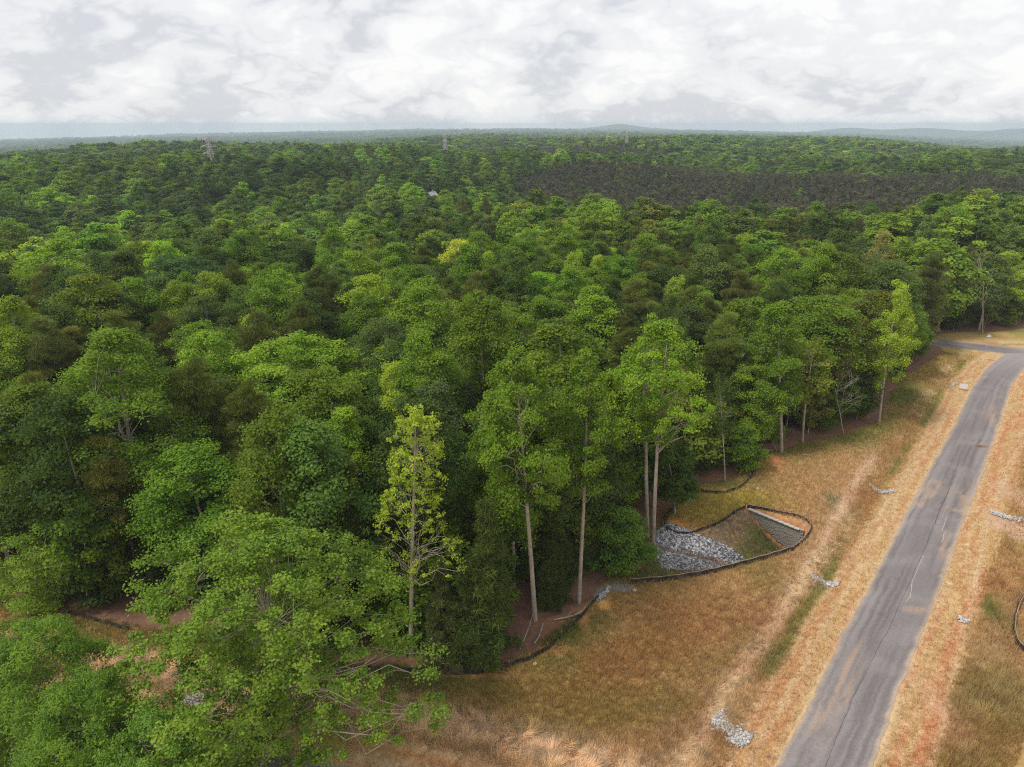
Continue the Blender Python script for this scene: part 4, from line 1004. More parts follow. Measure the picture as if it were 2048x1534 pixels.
# keep the views onto the bare trunks and the open spot by the fence
for cx, cy, rad in ((1070, 1225, 1.6), (1158, 1195, 1.6), (1300, 1085, 2.2), (822, 1305, 1.2), (1440, 955, 2.6), (1170, 1200, 1.5), (1090, 1285, 2.0), (1563, 906, 1.6), (1300, 1120, 2.5), (100, 1200, 2)):
    g = G(cx, cy); ok &= np.hypot(und[:, 0] - g[0], und[:, 1] - g[1]) > rad
for cx, cy in ((1070, 1240), (1158, 1205), (1300, 1080), (822, 1312), (1563, 906), (1605, 884), (1757, 848)):
    g = G(cx, cy); dg = -g / np.hypot(*g); v_ = und[:, :2] - g; t_ = v_ @ dg; lt = np.abs(v_[:, 0] * dg[1] - v_[:, 1] * dg[0]); ok &= ~((t_ > -1.5) & (t_ < 11) & (lt < 2.8))
und, px_, py_ = und[ok], px_[ok], py_[ok]
UND_MASS = []
for (x, y, dpt), qx, qy in zip(und, px_, py_):
    k = ['sapling_a', 'sapling_b', 'sapling_c', 'understory', 'cedar_a'][rng.choice(5, p=[.2, .16, .28, .26, .10])]
    t = jitter({0: T_DARK, 1: T_MID, 2: T_DARK, 3: T_OLIVE}[rng.choice(4, p=[.34, .36, .16, .14])] if k != 'cedar_a' else T_CEDAR, rng, .18); s = rng.uniform(.6, 1.15) * (.75 if k == 'cedar_a' else 1)
    if dpt < 4.1 and 0 < qx < 2048 and 640 < qy < 1500:
        e = put_tree('cedar_tree' if k == 'cedar_a' else NAME[k], k, x, y, s, s * rng.uniform(.9, 1.2), rng.random() * 6.28, t)
        e['category'] = 'cedar' if k == 'cedar_a' else 'sapling'
        register(e, qx, qy, k, t, 'small cedar' if k == 'cedar_a' else 'edge sapling' if k.startswith('sapling') else 'understory tree', 'young trees along the wood edge')
    else: UND_MASS.append((x, y, k, s, t))
# labels: look, then order of nearness to a tree one can find
seen_l = {}
for a in sorted(auto, key=lambda q: q['d']):
    key = (a['c'], a['s'], a['r'], a['l']); n = seen_l.get(key, 0); seen_l[key] = n + 1; a['n'] = n
for a in auto:
    key = (a['c'], a['s'], a['r'], a['l']); multi = seen_l[key] > 1
    base_l = '%s %s %s %s' % (a['c'], a['s'], a['r'], a['l'])
    if multi: base_l += ', ' + ('nearest one' if a['n'] == 0 else '%s from it' % ORD[min(a['n'], 15)])
    tag(a['e'], base_l, None, a['g'])

# the mass of the wood: instanced trees
def scatter(name, pts, idx, rotz, scl, tint, label, cat):
    me = bpy.data.meshes.new(name); me.vertices.add(len(pts)); me.vertices.foreach_set('co', np.ascontiguousarray(pts, np.float32).ravel())
    def at(nm, ty, f, v): a = me.attributes.new(nm, ty, 'POINT'); a.data.foreach_set(f, np.ascontiguousarray(v).ravel())
    at('kind_index', 'INT', 'value', np.asarray(idx, np.int32)); at('turn', 'FLOAT_VECTOR', 'vector', np.c_[np.zeros(len(pts)), np.zeros(len(pts)), rotz].astype(np.float32))
    at('size', 'FLOAT_VECTOR', 'vector', np.asarray(scl, np.float32)); at('tint', 'FLOAT_COLOR', 'color', np.c_[tint, np.ones(len(pts))].astype(np.float32))
    o = link(name, me)
    ng = bpy.data.node_groups.new(name, 'GeometryNodeTree')
    ng.interface.new_socket('Geometry', in_out='INPUT', socket_type='NodeSocketGeometry'); ng.interface.new_socket('Geometry', in_out='OUTPUT', socket_type='NodeSocketGeometry')
    gi = ng.nodes.new('NodeGroupInput'); go = ng.nodes.new('NodeGroupOutput'); m2p = ng.nodes.new('GeometryNodeMeshToPoints'); iop = ng.nodes.new('GeometryNodeInstanceOnPoints')
    ci = ng.nodes.new('GeometryNodeCollectionInfo'); ci.inputs['Collection'].default_value = proto_col; ci.inputs['Separate Children'].default_value = True; ci.inputs['Reset Children'].default_value = True
    def na(nm, dt): n = ng.nodes.new('GeometryNodeInputNamedAttribute'); n.data_type = dt; n.inputs['Name'].default_value = nm; return n.outputs['Attribute']
    L = ng.links.new
    L(gi.outputs[0], m2p.inputs['Mesh']); L(m2p.outputs[0], iop.inputs['Points']); L(ci.outputs[0], iop.inputs['Instance']); iop.inputs['Pick Instance'].default_value = True
    L(na('kind_index', 'INT'), iop.inputs['Instance Index']); L(na('turn', 'FLOAT_VECTOR'), iop.inputs['Rotation']); L(na('size', 'FLOAT_VECTOR'), iop.inputs['Scale']); L(iop.outputs[0], go.inputs[0])
    md = o.modifiers.new('trees', 'NODES'); md.node_group = ng
    return tag(o, label, cat, kind='stuff')
mass = [[], [], [], [], []]
def add_mass(P, keys, Ht, tint, wide=None):
    z = height(P[:, 0], P[:, 1]); s = Ht / np.array([PH[PROTO_KEYS[k]] for k in keys]); w = s * np.exp(rng.normal(.10, .20, len(P)).clip(-.35, .55)) * (1 if wide is None else wide)
    ok = Ht > 3.0
    for lst, v in zip(mass, (np.c_[P, z - .1][ok], np.asarray(keys)[ok], (rng.random(len(P)) * 6.28)[ok], np.c_[w, w, s][ok], np.asarray(tint)[ok])): lst.append(v)
rest = ~single
SWAP = {'oak_a': 'm_oak_a', 'oak_b': 'm_oak_b', 'gum_a': 'm_gum_a', 'gum_b': 'm_gum_b', 'tulip_a': 'm_tulip', 'tulip_b': 'm_gum_c', 'pine_a': 'm_pine_a', 'pine_b': 'm_pine_b'}
add_mass(S_near[rest], np.array([KEYIX[SWAP[PROTO_KEYS[k]]] for k in kn[rest]]), hn[rest], tn[rest])
km, tm, hm = choose(S_mid, 'm'); add_mass(S_mid, km, sight_cap(S_mid, hm), tm, 1.08)
kf, tf, hf = choose(S_far, 'f'); add_mass(S_far, kf, sight_cap(S_far, hf), tf, 1.12)
kv, tv, hv = choose(S_vfar, 'f'); wv = 1.4 + 2.4 * sstep(2000, 9000, rf); add_mass(S_vfar, kv, hv, tv, wv)
if UND_MASS:
    U = UND_MASS; P = np.array([[u[0], u[1]] for u in U]); kk = np.array([KEYIX[u[2]] for u in U]); add_mass(P, kk, np.array([PH[u[2]] * u[3] for u in U]), np.array([u[4] for u in U]))
scatter('distant_forest', *[np.concatenate(m) for m in mass], 'unbroken mixed woodland stretching away to the horizon', 'forest')
# pine plantation
mass = [[], [], [], [], []]
for poly, st in ((PLANT, 3.3), (PLANT2, 3.6)):
    lo, hi = poly.min(0), poly.max(0); Pp = jgrid(lo[0], hi[0], lo[1], hi[1], st, .25); Pp = Pp[in_poly(Pp + rng.normal(0, 7, Pp.shape), poly) & wedge(Pp, 45)]
    kk = np.where(rng.random(len(Pp)) < .5, KEYIX['row_pine_a'], KEYIX['row_pine_b']); tt = np.array([jitter(T_PLANT, rng, .25) for _ in Pp])
    add_mass(Pp, kk, rng.uniform(13, 17.5, len(Pp)), tt)
    nb = rng.random(len(Pp)) < .020; Pb = Pp[nb]; add_mass(Pb, np.full(len(Pb), KEYIX['m_tulip']), rng.uniform(13, 17.5, len(Pb)), np.array([jitter(T_MID, rng) for _ in Pb]), .8)
scatter('pine_plantation', *[np.concatenate(m) for m in mass], 'dense dark brown-green pine plantation across the middle distance', 'pine plantation')

# ------------------------------------------------------------------ dry grass of the field
def frame_mask(P, m=60):
    qx, qy, f = project(P[:, 0], P[:, 1], 0 * P[:, 0]); return (qx > -m) & (qx < 2048 + m) & (qy < 1534 + m) & (f > 1)
NBL = 3400000
gr = np.random.default_rng(77)
rad = 28 * (165 / 28.) ** gr.random(NBL); ang = np.radians(gr.uniform(-45, 45, NBL)); GPp = np.c_[np.sin(ang) * rad, np.cos(ang) * rad]
# gather blades in tufts
GPp = GPp + (np.c_[fbm(GPp[:, 0] * 1.5, GPp[:, 1] * 1.5, 201, 2), fbm(GPp[:, 0] * 1.5, GPp[:, 1] * 1.5, 202, 2)] - .5) * .5
GPp = GPp[frame_mask(GPp) & (GPp[:, 0] > -61) & (GPp[:, 0] < 117) & (GPp[:, 1] > 29) & (GPp[:, 1] < 161)]
GPp = GPp[gr.random(len(GPp)) < grid_at(SURV[..., 4], GPp) * .62]
GPp = GPp[grid_at(RD, GPp) > .1 * gr.random(len(GPp))]
sv = grid_at(SURV, GPp + gr.normal(0, .2, GPp.shape)); gc, gh, gl = sv[:, :3], sv[:, 3], sv[:, 5]
RIP_PX = [(1302, 1090), (1335, 1066), (1368, 1078), (1400, 1092), (1460, 1100), (1535, 1107), (1552, 1114), (1480, 1132), (1400, 1150), (1322, 1160), (1308, 1125)]
RIP = GP(RIP_PX, -1.4)
keep = ~in_poly(GPp, RIP)
GPp, gc, gh, gl = GPp[keep], gc[keep], gh[keep], gl[keep]
if len(GPp) > 620000:
    s_ = gr.choice(len(GPp), 620000, replace=False); GPp, gc, gh, gl = GPp[s_], gc[s_], gh[s_], gl[s_]
nB = len(GPp); r_ = np.hypot(*GPp.T)
z_ = grid_at(ZCORE, GPp)
hb = gh * (.55 + .9 * gr.random(nB)) * (1 + .3 * gl); wb = (.012 + .00042 * r_) * (.7 + .6 * gr.random(nB))
fl = fbm(GPp[:, 0] / 1.7, GPp[:, 1] / 1.7, 205, 3) * 4 * np.pi + gr.normal(0, .35, nB)
lean = np.where(gr.random(nB) < gl, 1.15 + .25 * gr.random(nB), np.abs(gr.normal(0, .38, nB)))
fl = np.where(lean > 1, fl, gr.random(nB) * 6.28)
swv = fbm(GPp[:, 0] * 1.3, GPp[:, 1] * 1.3, 207, 3); wb = wb * (1 + .5 * gl)
dx = np.c_[np.cos(fl), np.sin(fl)] * np.sin(lean)[:, None] * hb[:, None]; dz = np.cos(lean) * hb + .05 + gl * (.15 * gr.random(nB) + .55 * (swv - .35).clip(0, 1))
pa = gr.random(nB) * np.pi; sd = np.c_[np.cos(pa), np.sin(pa)] * wb[:, None] / 2
V = np.stack([np.c_[GPp - sd, z_ - .02], np.c_[GPp + sd, z_ - .02], np.c_[GPp + dx, z_ + dz]], 1).reshape(-1, 3)
gc = gc * (1 + gl * (sstep(.35, .65, swv) * .6 - .3))[:, None]
gcv = np.repeat(gc * (.72 + .62 * gr.random(nB))[:, None] * 1.12, 3, 0)
grass = link('dry_grass', mesh_np('dry_grass', V, [np.arange(nB * 3).reshape(-1, 3)], [M_GRASS], colors={'col': gcv}))
tag(grass, 'tall dry golden-brown grass over the field and road verges', 'grass', kind='stuff')

# ------------------------------------------------------------------ stones
ICO_V = []; t = (1 + 5 ** .5) / 2
ICO_V = np.array([[-1, t, 0], [1, t, 0], [-1, -t, 0], [1, -t, 0], [0, -1, t], [0, 1, t], [0, -1, -t], [0, 1, -t], [t, 0, -1], [t, 0, 1], [-t, 0, -1], [-t, 0, 1]]); ICO_V = ICO_V / np.linalg.norm(ICO_V[0])
ICO_F = np.array([[0, 11, 5], [0, 5, 1], [0, 1, 7], [0, 7, 10], [0, 10, 11], [1, 5, 9], [5, 11, 4], [11, 10, 2], [10, 7, 6], [7, 1, 8], [3, 9, 4], [3, 4, 2], [3, 2, 6], [3, 6, 8], [3, 8, 9], [4, 9, 5], [2, 4, 11], [6, 2, 10], [8, 6, 7], [9, 8, 1]])
def stones(name, C, size, col, seed):
    rng = np.random.default_rng(seed); n = len(C)
    k = ICO_V[None] * (1 + rng.normal(0, .17, (n, 12, 1))) * (size[:, None] * np.array([1, .8, .6]) * (1 + rng.normal(0, .18, (n, 3))))[:, None]
    a = rng.random(n) * 6.28; b = rng.normal(0, .5, n); ca, sa, cb, sb = np.cos(a), np.sin(a), np.cos(b), np.sin(b)
    x = k[..., 0]; y = k[..., 1]; z = k[..., 2]; y, z = y * cb[:, None] - z * sb[:, None], y * sb[:, None] + z * cb[:, None]; x, y = x * ca[:, None] - y * sa[:, None], x * sa[:, None] + y * ca[:, None]
    V = (np.stack([x, y, z], -1) + C[:, None]).reshape(-1, 3); F = (ICO_F[None] + (np.arange(n) * 12)[:, None, None]).reshape(-1, 3)
    return mesh_np(name, V, [F], [M_STONE], colors={'col': np.repeat(col, 12, 0)})
def in_area(poly, n, rng):
    lo, hi = poly.min(0), poly.max(0); P = rng.uniform(lo, hi, (n * 3, 2)); return P[in_poly(P, poly)][:n]
rs = np.random.default_rng(55)
Pr = in_area(RIP, 7500, rs); zr = height(Pr[:, 0], Pr[:, 1])
sz = rs.uniform(.07, .21, len(Pr)); cA = np.array([.30, .295, .30]); cr_ = cA * (.3 + 1.6 * rs.random(len(Pr)) ** 1.8)[:, None]
chan = smooth(GP([(1300, 1112), (1360, 1120), (1420, 1127), (1470, 1128)], -1.6), 1); dch, _ = poly_dist(Pr, chan); wet = np.exp(-(dch / .35) ** 2)
cr_ = lerp(cr_, np.array([.13, .065, .03]), wet * .75)
rip = link('riprap', stones('riprap', np.c_[Pr, zr + sz * .35 - .12 * wet], sz, cr_, 56)); tag(rip, 'bed of broken grey riprap stones below the block wall', 'riprap', kind='stuff')
def dam(A, B, w, n, label, sz=(.06, .15)):
    A, B = G(*A), G(*B); r = np.random.default_rng(int(abs(A[0] * 100)) + n); L = np.linalg.norm(B - A); d = (B - A) / L; nn = np.array([d[1], -d[0]])
    u = r.random(n); v = r.normal(0, .33, n).clip(-.9, .9); P = A + (u * L)[:, None] * d + (v * w)[:, None] * nn + (np.sin(u * 3.1) * .12 * L)[:, None] * nn
    s = r.uniform(*sz, n); hz = height(P[:, 0], P[:, 1]) + .18 * (1 - np.abs(v)) * r.random(n) + .08
    o = link('check_dam', stones('check_dam', np.c_[P, hz], s, np.array([.50, .475, .455]) * (.5 + .9 * r.random(n))[:, None], n)); return tag(o, label, 'check dam', 'stone check dams in the ditches')
dam((1624, 1146), (1677, 1168), .8, 420, 'curved grey stone check dam in the ditch right of the block-walled basin')
dam((1738, 969), (1787, 982), .9, 330, 'small stone check dam in the ditch farther up the road')
dam((1432, 1432), (1502, 1476), 1.5, 700, 'widest pale stone check dam, near the bottom of the picture')
dam((1980, 1024), (2052, 1040), .8, 380, 'long thin stone check dam across the road at the right edge')
dam((1915, 1236), (1938, 1246), .6, 110, 'small heap of pale stones in the ditch across the road')
dam((370, 1400), (425, 1388), 1.2, 220, 'pale stone heap glimpsed through the large near tree')
dam((1188, 1200), (1216, 1174), .45, 170, 'short band of white and dark stones at the gap in the black fence')
dam((1895, 771), (1912, 762), .6, 90, 'few grey stones in the grass beside the white board')
def boulder(px, py, r, col, label):
    g = G(px, py); o = link('boulder', stones('boulder', np.array([[0, 0, 0.0]]), np.array([r]), np.array([col]), int(px)), None, (g[0], g[1], H1(*g) + r * .4)); return tag(o, label, 'boulder', 'loose boulders in the grass')
boulder(1515, 980, .36, (.55, .43, .30), 'pale boulder in the grass below the curved black fence')
boulder(1269, 1183, .34, (.45, .35, .20), 'tan boulder in the grass just under the fence end')
boulder(1070, 1329, .26, (.55, .42, .26), 'small tan boulder by the black fence at the wood edge')
boulder(1608, 911, .28, (.55, .50, .40), 'small pale boulder in the grass right of the red clay patch')
boulder(1547, 1247, .12, (.6, .55, .5), 'tiny pale boulder lying in the open field')

# ------------------------------------------------------------------ silt fences
STAKE_ME = None
def stake_mesh():
    mb = MB(); mb.box((0, 0, .5), (.05, .05, 1.25)); return mb.mesh('stake', [M_STAKE])
STAKE_ME = stake_mesh()
def silt_fence(px, label, hgt=.6, stakes=True, hem=True, every=2.2, seed=1, z=0.0, group='black silt fences round the wood and basin'):
    L = resample(smooth(GP(px, z), 1), .35); r = np.random.default_rng(seed); n = len(L); s = np.arange(n) * .35
    c = L[n // 2]; e = link('silt_fence', None, None, (c[0], c[1], H1(*c))); tag(e, label, 'silt fence', group)
    o3 = np.array([c[0], c[1], H1(*c)])
    zz = height(L[:, 0], L[:, 1]); t = np.gradient(L, axis=0); t /= np.linalg.norm(t, axis=1)[:, None]; nn = np.c_[t[:, 1], -t[:, 0]]
    ph = (s % every) / every; sag = -.10 * np.sin(ph * np.pi) * (.6 + .8 * r.random()); bel = .10 * np.sin(ph * np.pi) + .06 * r.normal(0, 1, n).clip(-1, 1)
    top = hgt * (.88 + .2 * vnoise(s / 5, s * 0, seed)) + sag
    rows = []
    for k, (fr, off) in enumerate(((-.1, .10), (.35, 1.0), (.7, .7), (1.0, .15))):
        for sd in (0,): rows.append(np.c_[L + nn * (bel * off)[:, None], zz + top * fr])
    back = [np.c_[q[:, :2] - nn * .02, q[:, 2]] for q in rows]
    V = np.vstack(rows + back) - o3; F = []
    i = np.arange(n - 1)
    for k in range(3): F.append(np.stack([k * n + i, k * n + i + 1, (k + 1) * n + i + 1, (k + 1) * n + i], 1)); F.append(np.stack([(k + 4) * n + i, (k + 5) * n + i, (k + 5) * n + i + 1, (k + 4) * n + i + 1], 1))
    F.append(np.stack([3 * n + i, 3 * n + i + 1, 7 * n + i + 1, 7 * n + i], 1))
    link('fabric', mesh_np('fabric', V, [np.concatenate(F)], [M_FABRIC]), e)
    if hem:
        mb = MB(); mb.tube(np.c_[L - nn * .10, zz + top * .97] - o3, .05, 5, cap=False); link('hem', mb.mesh('hem', [M_HEM], sm=True), e)
    if stakes:
        for k in range(0, n, max(1, int(every / .35))):
            p = np.r_[L[k] - nn[k] * .06, zz[k]] - o3; link('stake', STAKE_ME, e, tuple(p), (r.normal(0, .06), r.normal(0, .06), r.random() * 3), (1, 1, hgt * 1.15))
    return e
silt_fence([(-60, 1190), (40, 1215), (110, 1219), (150, 1230), (200, 1245), (260, 1262)], 'black silt fence at the left frame edge behind the near trees', hgt=.6, seed=1, hem=False)
silt_fence([(640, 1338), (760, 1342), (840, 1345), (905, 1350), (960, 1349), (1010, 1338), (1070, 1316), (1110, 1289), (1150, 1249), (1185, 1208), (1196, 1196)], 'long black silt fence curving along the wood edge', hgt=.6, seed=2, hem=False)
silt_fence([(1258, 1168), (1300, 1166), (1360, 1159), (1420, 1148), (1480, 1133), (1540, 1117), (1580, 1104)], 'black silt fence with muddy top edge in front of the riprap', seed=3, hgt=.66)
silt_fence([(1582, 1104), (1600, 1092), (1616, 1074), (1624, 1058), (1616, 1044), (1598, 1035), (1560, 1028), (1525, 1020), (1494, 1015)], 'silt fence with close wooden stakes rounding the top of the block wall', every=.7, seed=4, hgt=.55)
silt_fence([(1490, 1016), (1466, 1028), (1444, 1046), (1400, 1064), (1362, 1073), (1330, 1058)], 'black silt fence sagging down the grassy bank into the basin', seed=5, hgt=.55, hem=False)
silt_fence([(1327, 1056), (1330, 1044), (1348, 1018), (1366, 998), (1388, 984), (1410, 986), (1440, 989), (1470, 982), (1492, 968), (1508, 948), (1514, 930)], 'black silt fence curving up from the clay patch to the wood', seed=6, hgt=.58, hem=False)
silt_fence([(2120, 1175), (2060, 1183), (2038, 1205), (2026, 1240), (2024, 1270), (2034, 1295), (2060, 1315), (2130, 1335)], 'black silt fence round a clay-edged pit at the right frame edge', seed=7, hgt=.75)

# ------------------------------------------------------------------ block wall
wall = link('retaining_wall', None, None, (WALL_A[0], WALL_A[1], -4.0)); tag(wall, 'grey block retaining wall with stepped pale caps above the basin', 'retaining wall')
def block_mesh(name, w, h, d, m, seed):
    r = np.random.default_rng(seed); b = .02
    x, y, z = w / 2, d / 2, h / 2
    f = [(-x + b, -y, -z + b), (x - b, -y, -z + b), (x - b, -y, z - b), (-x + b, -y, z - b)]; f2 = [(-x, -y + .05, -z), (x, -y + .05, -z), (x, -y + .05, z), (-x, -y + .05, z)]; bk = [(-x, y, -z), (x, y, -z), (x, y, z), (-x, y, z)]
    V = np.array(f + f2 + bk); V[:4, 1] += r.uniform(-.03, .03, 4); F = [[0, 1, 2, 3]]
    for a, c in ((0, 4), (4, 8)):
        for k in range(4): F.append([a + k, c + k, c + (k + 1) % 4, a + (k + 1) % 4])
    F.append([8, 11, 10, 9]); return mesh_np(name, V, [np.array(F)], [m])
BW, BH, BD = .46, .2, .3
BLK = [block_mesh('block', BW - .012, BH - .012, BD, M_BLOCK, k) for k in range(4)]
CAPM = block_mesh('cap_block', .62, .12, .42, M_CAP, 9)
wa = math.atan2(WDIR[1], WDIR[0]); br = np.random.default_rng(3)
ncol = int(WLEN / BW)
def lay(A, D, ang, cols, u0, topf, botf):
    nor = np.array([D[1], -D[0]])
    for c in range(19):
        z = -3.75 + c * BH
        for k in range(cols):
            u = (k + .5 + (.5 if c % 2 else 0)) * BW
            if u > cols * BW + .1 or z > topf(u) - .02 or z < botf(u): continue
            p = A + D * u - nor * (.15 + c * .012) + nor * br.uniform(-.012, .012)
            link('block', BLK[br.integers(4)], wall, (p[0] - WALL_A[0], p[1] - WALL_A[1], z + 4.0 + BH / 2), (0, 0, ang))
topf = lambda u: .02 - .075 * math.floor(u / .62)
lay(WALL_A, WDIR, wa, ncol, 0, topf, lambda u: -4.1 * min(1, max(0, u / WLEN)) ** .9 - .5)
for k in range(int(WLEN / .62)):
    u = (k + .5) * .62; p = WALL_A + WDIR * u - (-1) * np.array([WDIR[1], -WDIR[0]]) * -.12
    link('cap_block', CAPM, wall, (p[0] - WALL_A[0], p[1] - WALL_A[1], topf(u) + 4.0 + .15), (0, 0, wa))
WB2 = G(1577, 1101); D2 = (WB2 - WALL_B) / np.linalg.norm(WB2 - WALL_B); 
lay(WALL_B + np.array([.05, -.05]), D2, math.atan2(D2[1], D2[0]), 7, 0, lambda u: -.85, lambda u: -3.0)

# ------------------------------------------------------------------ logs, boards, signs
def log(pts, r, label, m=None, h=.15):
    P = [np.r_[G(*p[:2]), (p[2] if len(p) > 2 else h)] for p in pts]; P = np.array(P); c = P[0].copy(); mb = MB(); n = len(P); Q = np.c_[np.interp(np.linspace(0, n - 1, 8), range(n), P[:, 0]), np.interp(np.linspace(0, n - 1, 8), range(n), P[:, 1]), np.interp(np.linspace(0, n - 1, 8), range(n), P[:, 2])]
    mb.tube(Q - c, np.linspace(r, r * .55, 8), 7); mb.tube(np.array([Q[4] - c, Q[4] - c + [.3, .2, .5]]), [r * .4, r * .15], 5)
    o = link('fallen_log', mb.mesh('fallen_log', [m or M_DEAD], sm=True), None, tuple(c)); return tag(o, label, 'log', 'fallen logs at the wood edge')
log([(1166, 1226), (1140, 1236), (1108, 1242)], .13, 'pale fallen log reaching the black fence between the poplar trunks')
log([(1068, 1290), (1078, 1275), (1086, 1262, .9)], .10, 'short broken pale log leaning up near the dark cedar')
log([(1040, 1300), (1055, 1275, .8), (1066, 1255, 1.7)], .05, 'thin grey fallen branch beside the dark cedar', h=.05)
log([(1545, 903), (1520, 900), (1505, 892, .5)], .10, 'grey fallen log at the foot of the clay patch poplar')
log([(1552, 902), (1540, 888, .9), (1530, 874, 1.8)], .07, 'leaning grey dead branch left of the clay patch poplar')
g = G(1925, 781); e = link('sign_board', None, None, (g[0], g[1], H1(*g)), (0, 0, R(-32))); tag(e, 'blank white board on two short posts beside the road', 'sign')
mb = MB(); mb.box((0, 0, .85), (1.25, .05, .8)); link('board', mb.mesh('board', [M_WHITE]), e)
for s in (-1, 1): mb = MB(); mb.box((s * .5, .06, .6), (.08, .06, 1.3)); link('post', mb.mesh('post', [M_STAKE]), e)
g = G(1972, 697); e = link('street_sign', None, None, (g[0], g[1], H1(*g))); tag(e, 'thin street name sign post at the far junction', 'sign')
mb = MB(); mb.tube(np.array([[0, 0, -.2], [0, 0, 2.6]]), .05, 6); link('post', mb.mesh('post', [M_STEEL]), e)
mb = MB(); mb.box((0, 0, 2.72), (.95, .04, .24)); link('name_plate', mb.mesh('name_plate', [M_WHITE]), e)
mb = MB(); mb.box((0, 0, 2.98), (.04, .95, .24)); link('name_plate', mb.mesh('name_plate', [M_WHITE]), e)

# ------------------------------------------------------------------ power line
def pylon_mesh(Ht):
    mb = MB(); 
    def half(z): return np.interp(z / Ht, [0, .62, 1], [4.2, 1.3, .55])
    lv = np.array([0, .12, .24, .36, .47, .56, .64, .72, .8, .88, 1]) * Ht; r = .2
    for sx in (-1, 1):
        for sy in (-1, 1): mb.tube(np.array([[sx * half(z), sy * half(z), z] for z in lv]), r * 1.4, 4)
    for a, b in zip(lv[:-1], lv[1:]):
        ha, hb = half(a), half(b)
        for f in range(4):
            ca = [(-1, -1), (1, -1), (1, 1), (-1, 1)]; p, q = ca[f], ca[(f + 1) % 4]
            mb.tube(np.array([[p[0] * ha, p[1] * ha, a], [q[0] * hb, q[1] * hb, b]]), r * .7, 4); mb.tube(np.array([[q[0] * ha, q[1] * ha, a], [p[0] * hb, p[1] * hb, b]]), r * .7, 4); mb.tube(np.array([[p[0] * hb, p[1] * hb, b], [q[0] * hb, q[1] * hb, b]]), r * .7, 4)
    body = mb.mesh('lattice', [M_STEEL]); arms = []
    for z, w in ((.66, 6.5), (.79, 7.5), (.92, 5.5)):
        for s in (-1, 1):
            mb = MB(); h = half(z * Ht)
            for sy in (-1, 1):
                mb.tube(np.array([[s * h, sy * h, z * Ht], [s * w, 0, z * Ht + .5]]), r, 4); mb.tube(np.array([[s * h, sy * h, z * Ht + 2.2], [s * w, 0, z * Ht + .5]]), r * .8, 4)
            mb.tube(np.array([[s * w, 0, z * Ht + .5], [s * w, 0, z * Ht - 1.8]]), .12, 5); arms.append(mb.mesh('cross_arm', [M_STEEL]))
    return body, arms
PY_H = 42; body, arms = pylon_mesh(PY_H)
PYL = [(415, 272, 500, 'lattice pylon rising from the trees at the left'), (890, 267, 760, 'lattice pylon left of the brown plantation, in the middle of the power line'), (1255, 262, 860, 'faint lattice pylon below the rounded blue hill')]
pts = []
for px, py, D, lab in PYL:
    t = at_depth(px, py, D); base = t[2] - PY_H; e = link('pylon', None, None, (t[0], t[1], base), (0, 0, R(68)));  tag(e, lab, 'pylon', 'pylons of the power line')
    # stands on the ground: lengthen the legs to meet it
    gz = H1(t[0], t[1]); e.location.z = gz; s = (t[2] - gz) / PY_H; e.scale = (1, 1, s)
    link('lattice', body, e)
    for a in arms: link('cross_arm', a, e)
    pts.append((t[0], t[1], gz, s))
px0 = at_depth(-260, 345, 380); pts = [(px0[0], px0[1], H1(px0[0], px0[1]), 1.0)] + pts + [(1100, 1500, 20, 1.0)]
wire_i = 0
SPAN = ['left of the leftmost pylon', 'between the leftmost and middle pylons', 'between the middle and faintest pylons', 'right of the faintest pylon']
for sp, ((x0, y0, z0, s0), (x1, y1, z1, s1)) in enumerate(zip(pts[:-1], pts[1:])):
    for tier, (zf, w) in zip(('lowest', 'middle', 'topmost'), ((.66, 6.5), (.79, 7.5), (.92, 5.5))):
        for s in (-1, 1):
            ang = R(68); a = np.array([x0 + s * w * math.cos(ang), y0 + s * w * math.sin(ang), z0 + s0 * (zf * PY_H - 1.8)]); b = np.array([x1 + s * w * math.cos(ang), y1 + s * w * math.sin(ang), z1 + s1 * (zf * PY_H - 1.8)])
            u = np.linspace(0, 1, 26)[:, None]; Pw = a * (1 - u) + b * u; span = np.linalg.norm(b - a); Pw[:, 2] -= (4 * u * (1 - u))[:, 0] * span * .028
            mb = MB(); mb.tube(Pw - a, .06, 4, cap=False); o = link('power_cable', mb.mesh('power_cable', [M_WIRE]), None, tuple(a))
            tag(o, '%s %s power cable sagging %s' % (tier, 'near-side' if s < 0 else 'far-side', SPAN[sp]), 'cable', 'cables of the power line')

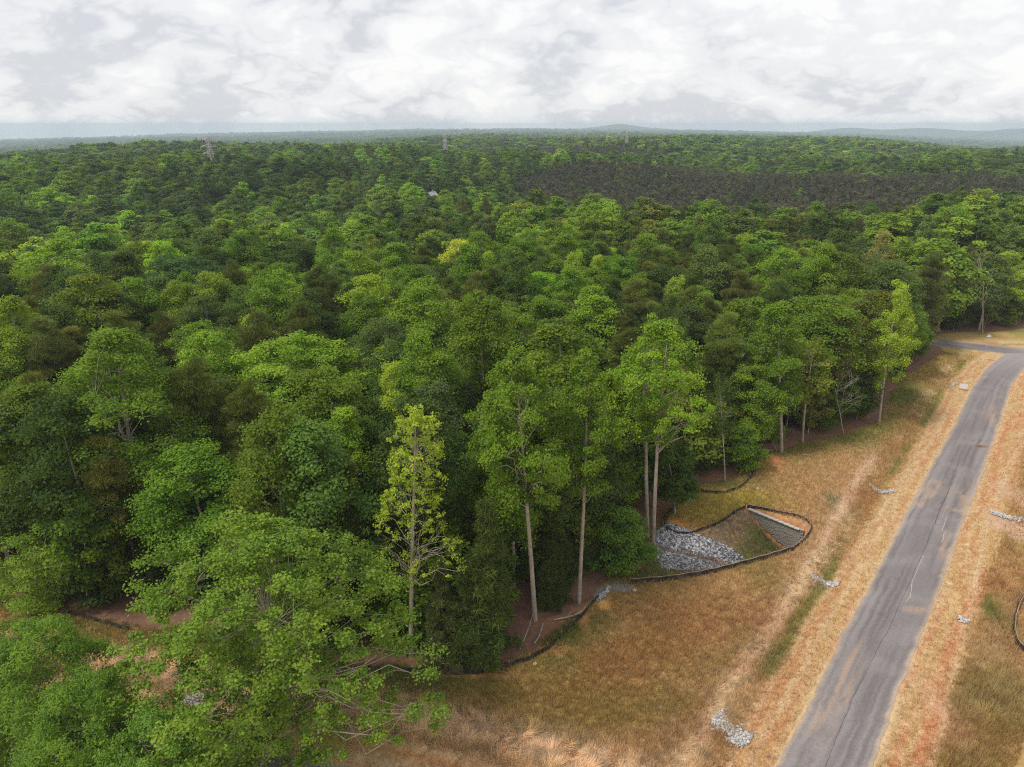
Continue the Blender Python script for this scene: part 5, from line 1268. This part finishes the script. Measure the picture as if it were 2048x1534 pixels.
# ------------------------------------------------------------------ houses among the far trees
def house(g, rz, w, d, label, mw, mr):
    z = H1(*g); e = link('house', None, None, (g[0], g[1], z), (0, 0, rz)); tag(e, label, 'house', 'houses among the far trees'); hh = 5.2
    mb = MB(); mb.box((0, 0, hh / 2), (w, d, hh)); gv = [(-w / 2, -d / 2, hh), (-w / 2, d / 2, hh), (-w / 2, 0, hh + 3), (w / 2, -d / 2, hh), (w / 2, d / 2, hh), (w / 2, 0, hh + 3)]; mb.add(gv, None, [[0, 2, 1], [3, 4, 5]])
    link('wall', mb.mesh('wall', [mw]), e)
    mb = MB()
    for s in (-1, 1):
        y0, y1 = s * (d / 2 + .6), 0; p = np.array([[-w / 2 - .5, y0, hh - .35], [w / 2 + .5, y0, hh - .35], [w / 2 + .5, y1, hh + 3.1], [-w / 2 - .5, y1, hh + 3.1]]); q = p + [0, 0, .22]
        mb.add(np.vstack([p, q]), [[0, 1, 2, 3], [4, 7, 6, 5], [0, 4, 5, 1], [1, 5, 6, 2], [2, 6, 7, 3], [3, 7, 4, 0]])
    rf_ = link('roof', mb.mesh('roof', [mr]), e); mb = MB(); mb.box((w * .25, 0, hh + 3.4), (.9, .9, 1.6)); link('chimney', mb.mesh('chimney', [M_BLOCK]), rf_)
    for fx in (-.3, 0, .3):
        for fz in (1.6, 4.1):
            mb = MB(); mb.box((fx * w, -d / 2 - .03, fz), (1.1, .1, 1.4)); link('window', mb.mesh('window', [M_GLASS]), e)
    return e
house(HOUSES[0][0], R(20), 11, 9, 'tan-roofed house half hidden by trees at the far left', M_SIDING, mat_noise('tan_shingle', (.42, .36, .33), (.34, .29, .27), 1.0))
house(HOUSES[1][0], R(65), 8, 7, 'small white house peeking out of the trees left of the plantation', M_WHITE, mat_noise('pale_roof', (.5, .48, .46), (.42, .4, .39), 1.0))

# ------------------------------------------------------------------ haze
mh, hnt, hout = new_mat('haze')
pv = hnt.nodes.new('ShaderNodeVolumePrincipled')
pv.inputs['Color'].default_value = (0.76, 0.88, 1.0, 1)
pv.inputs['Density'].default_value = 0.00014
pv.inputs['Anisotropy'].default_value = 0.0
hnt.links.new(pv.outputs[0], hout.inputs['Volume'])
zlo = float(Z.min()) - 1.0; zlo = min(zlo, -180.0); zhi = 62.0
mb = MB(); mb.box((0, 5000, (zlo + zhi) / 2), (21600, 11400, zhi - zlo)); hz = link('haze', mb.mesh('haze', [mh])); tag(hz, 'thin blue summer haze over the far woods', 'haze', kind='stuff')
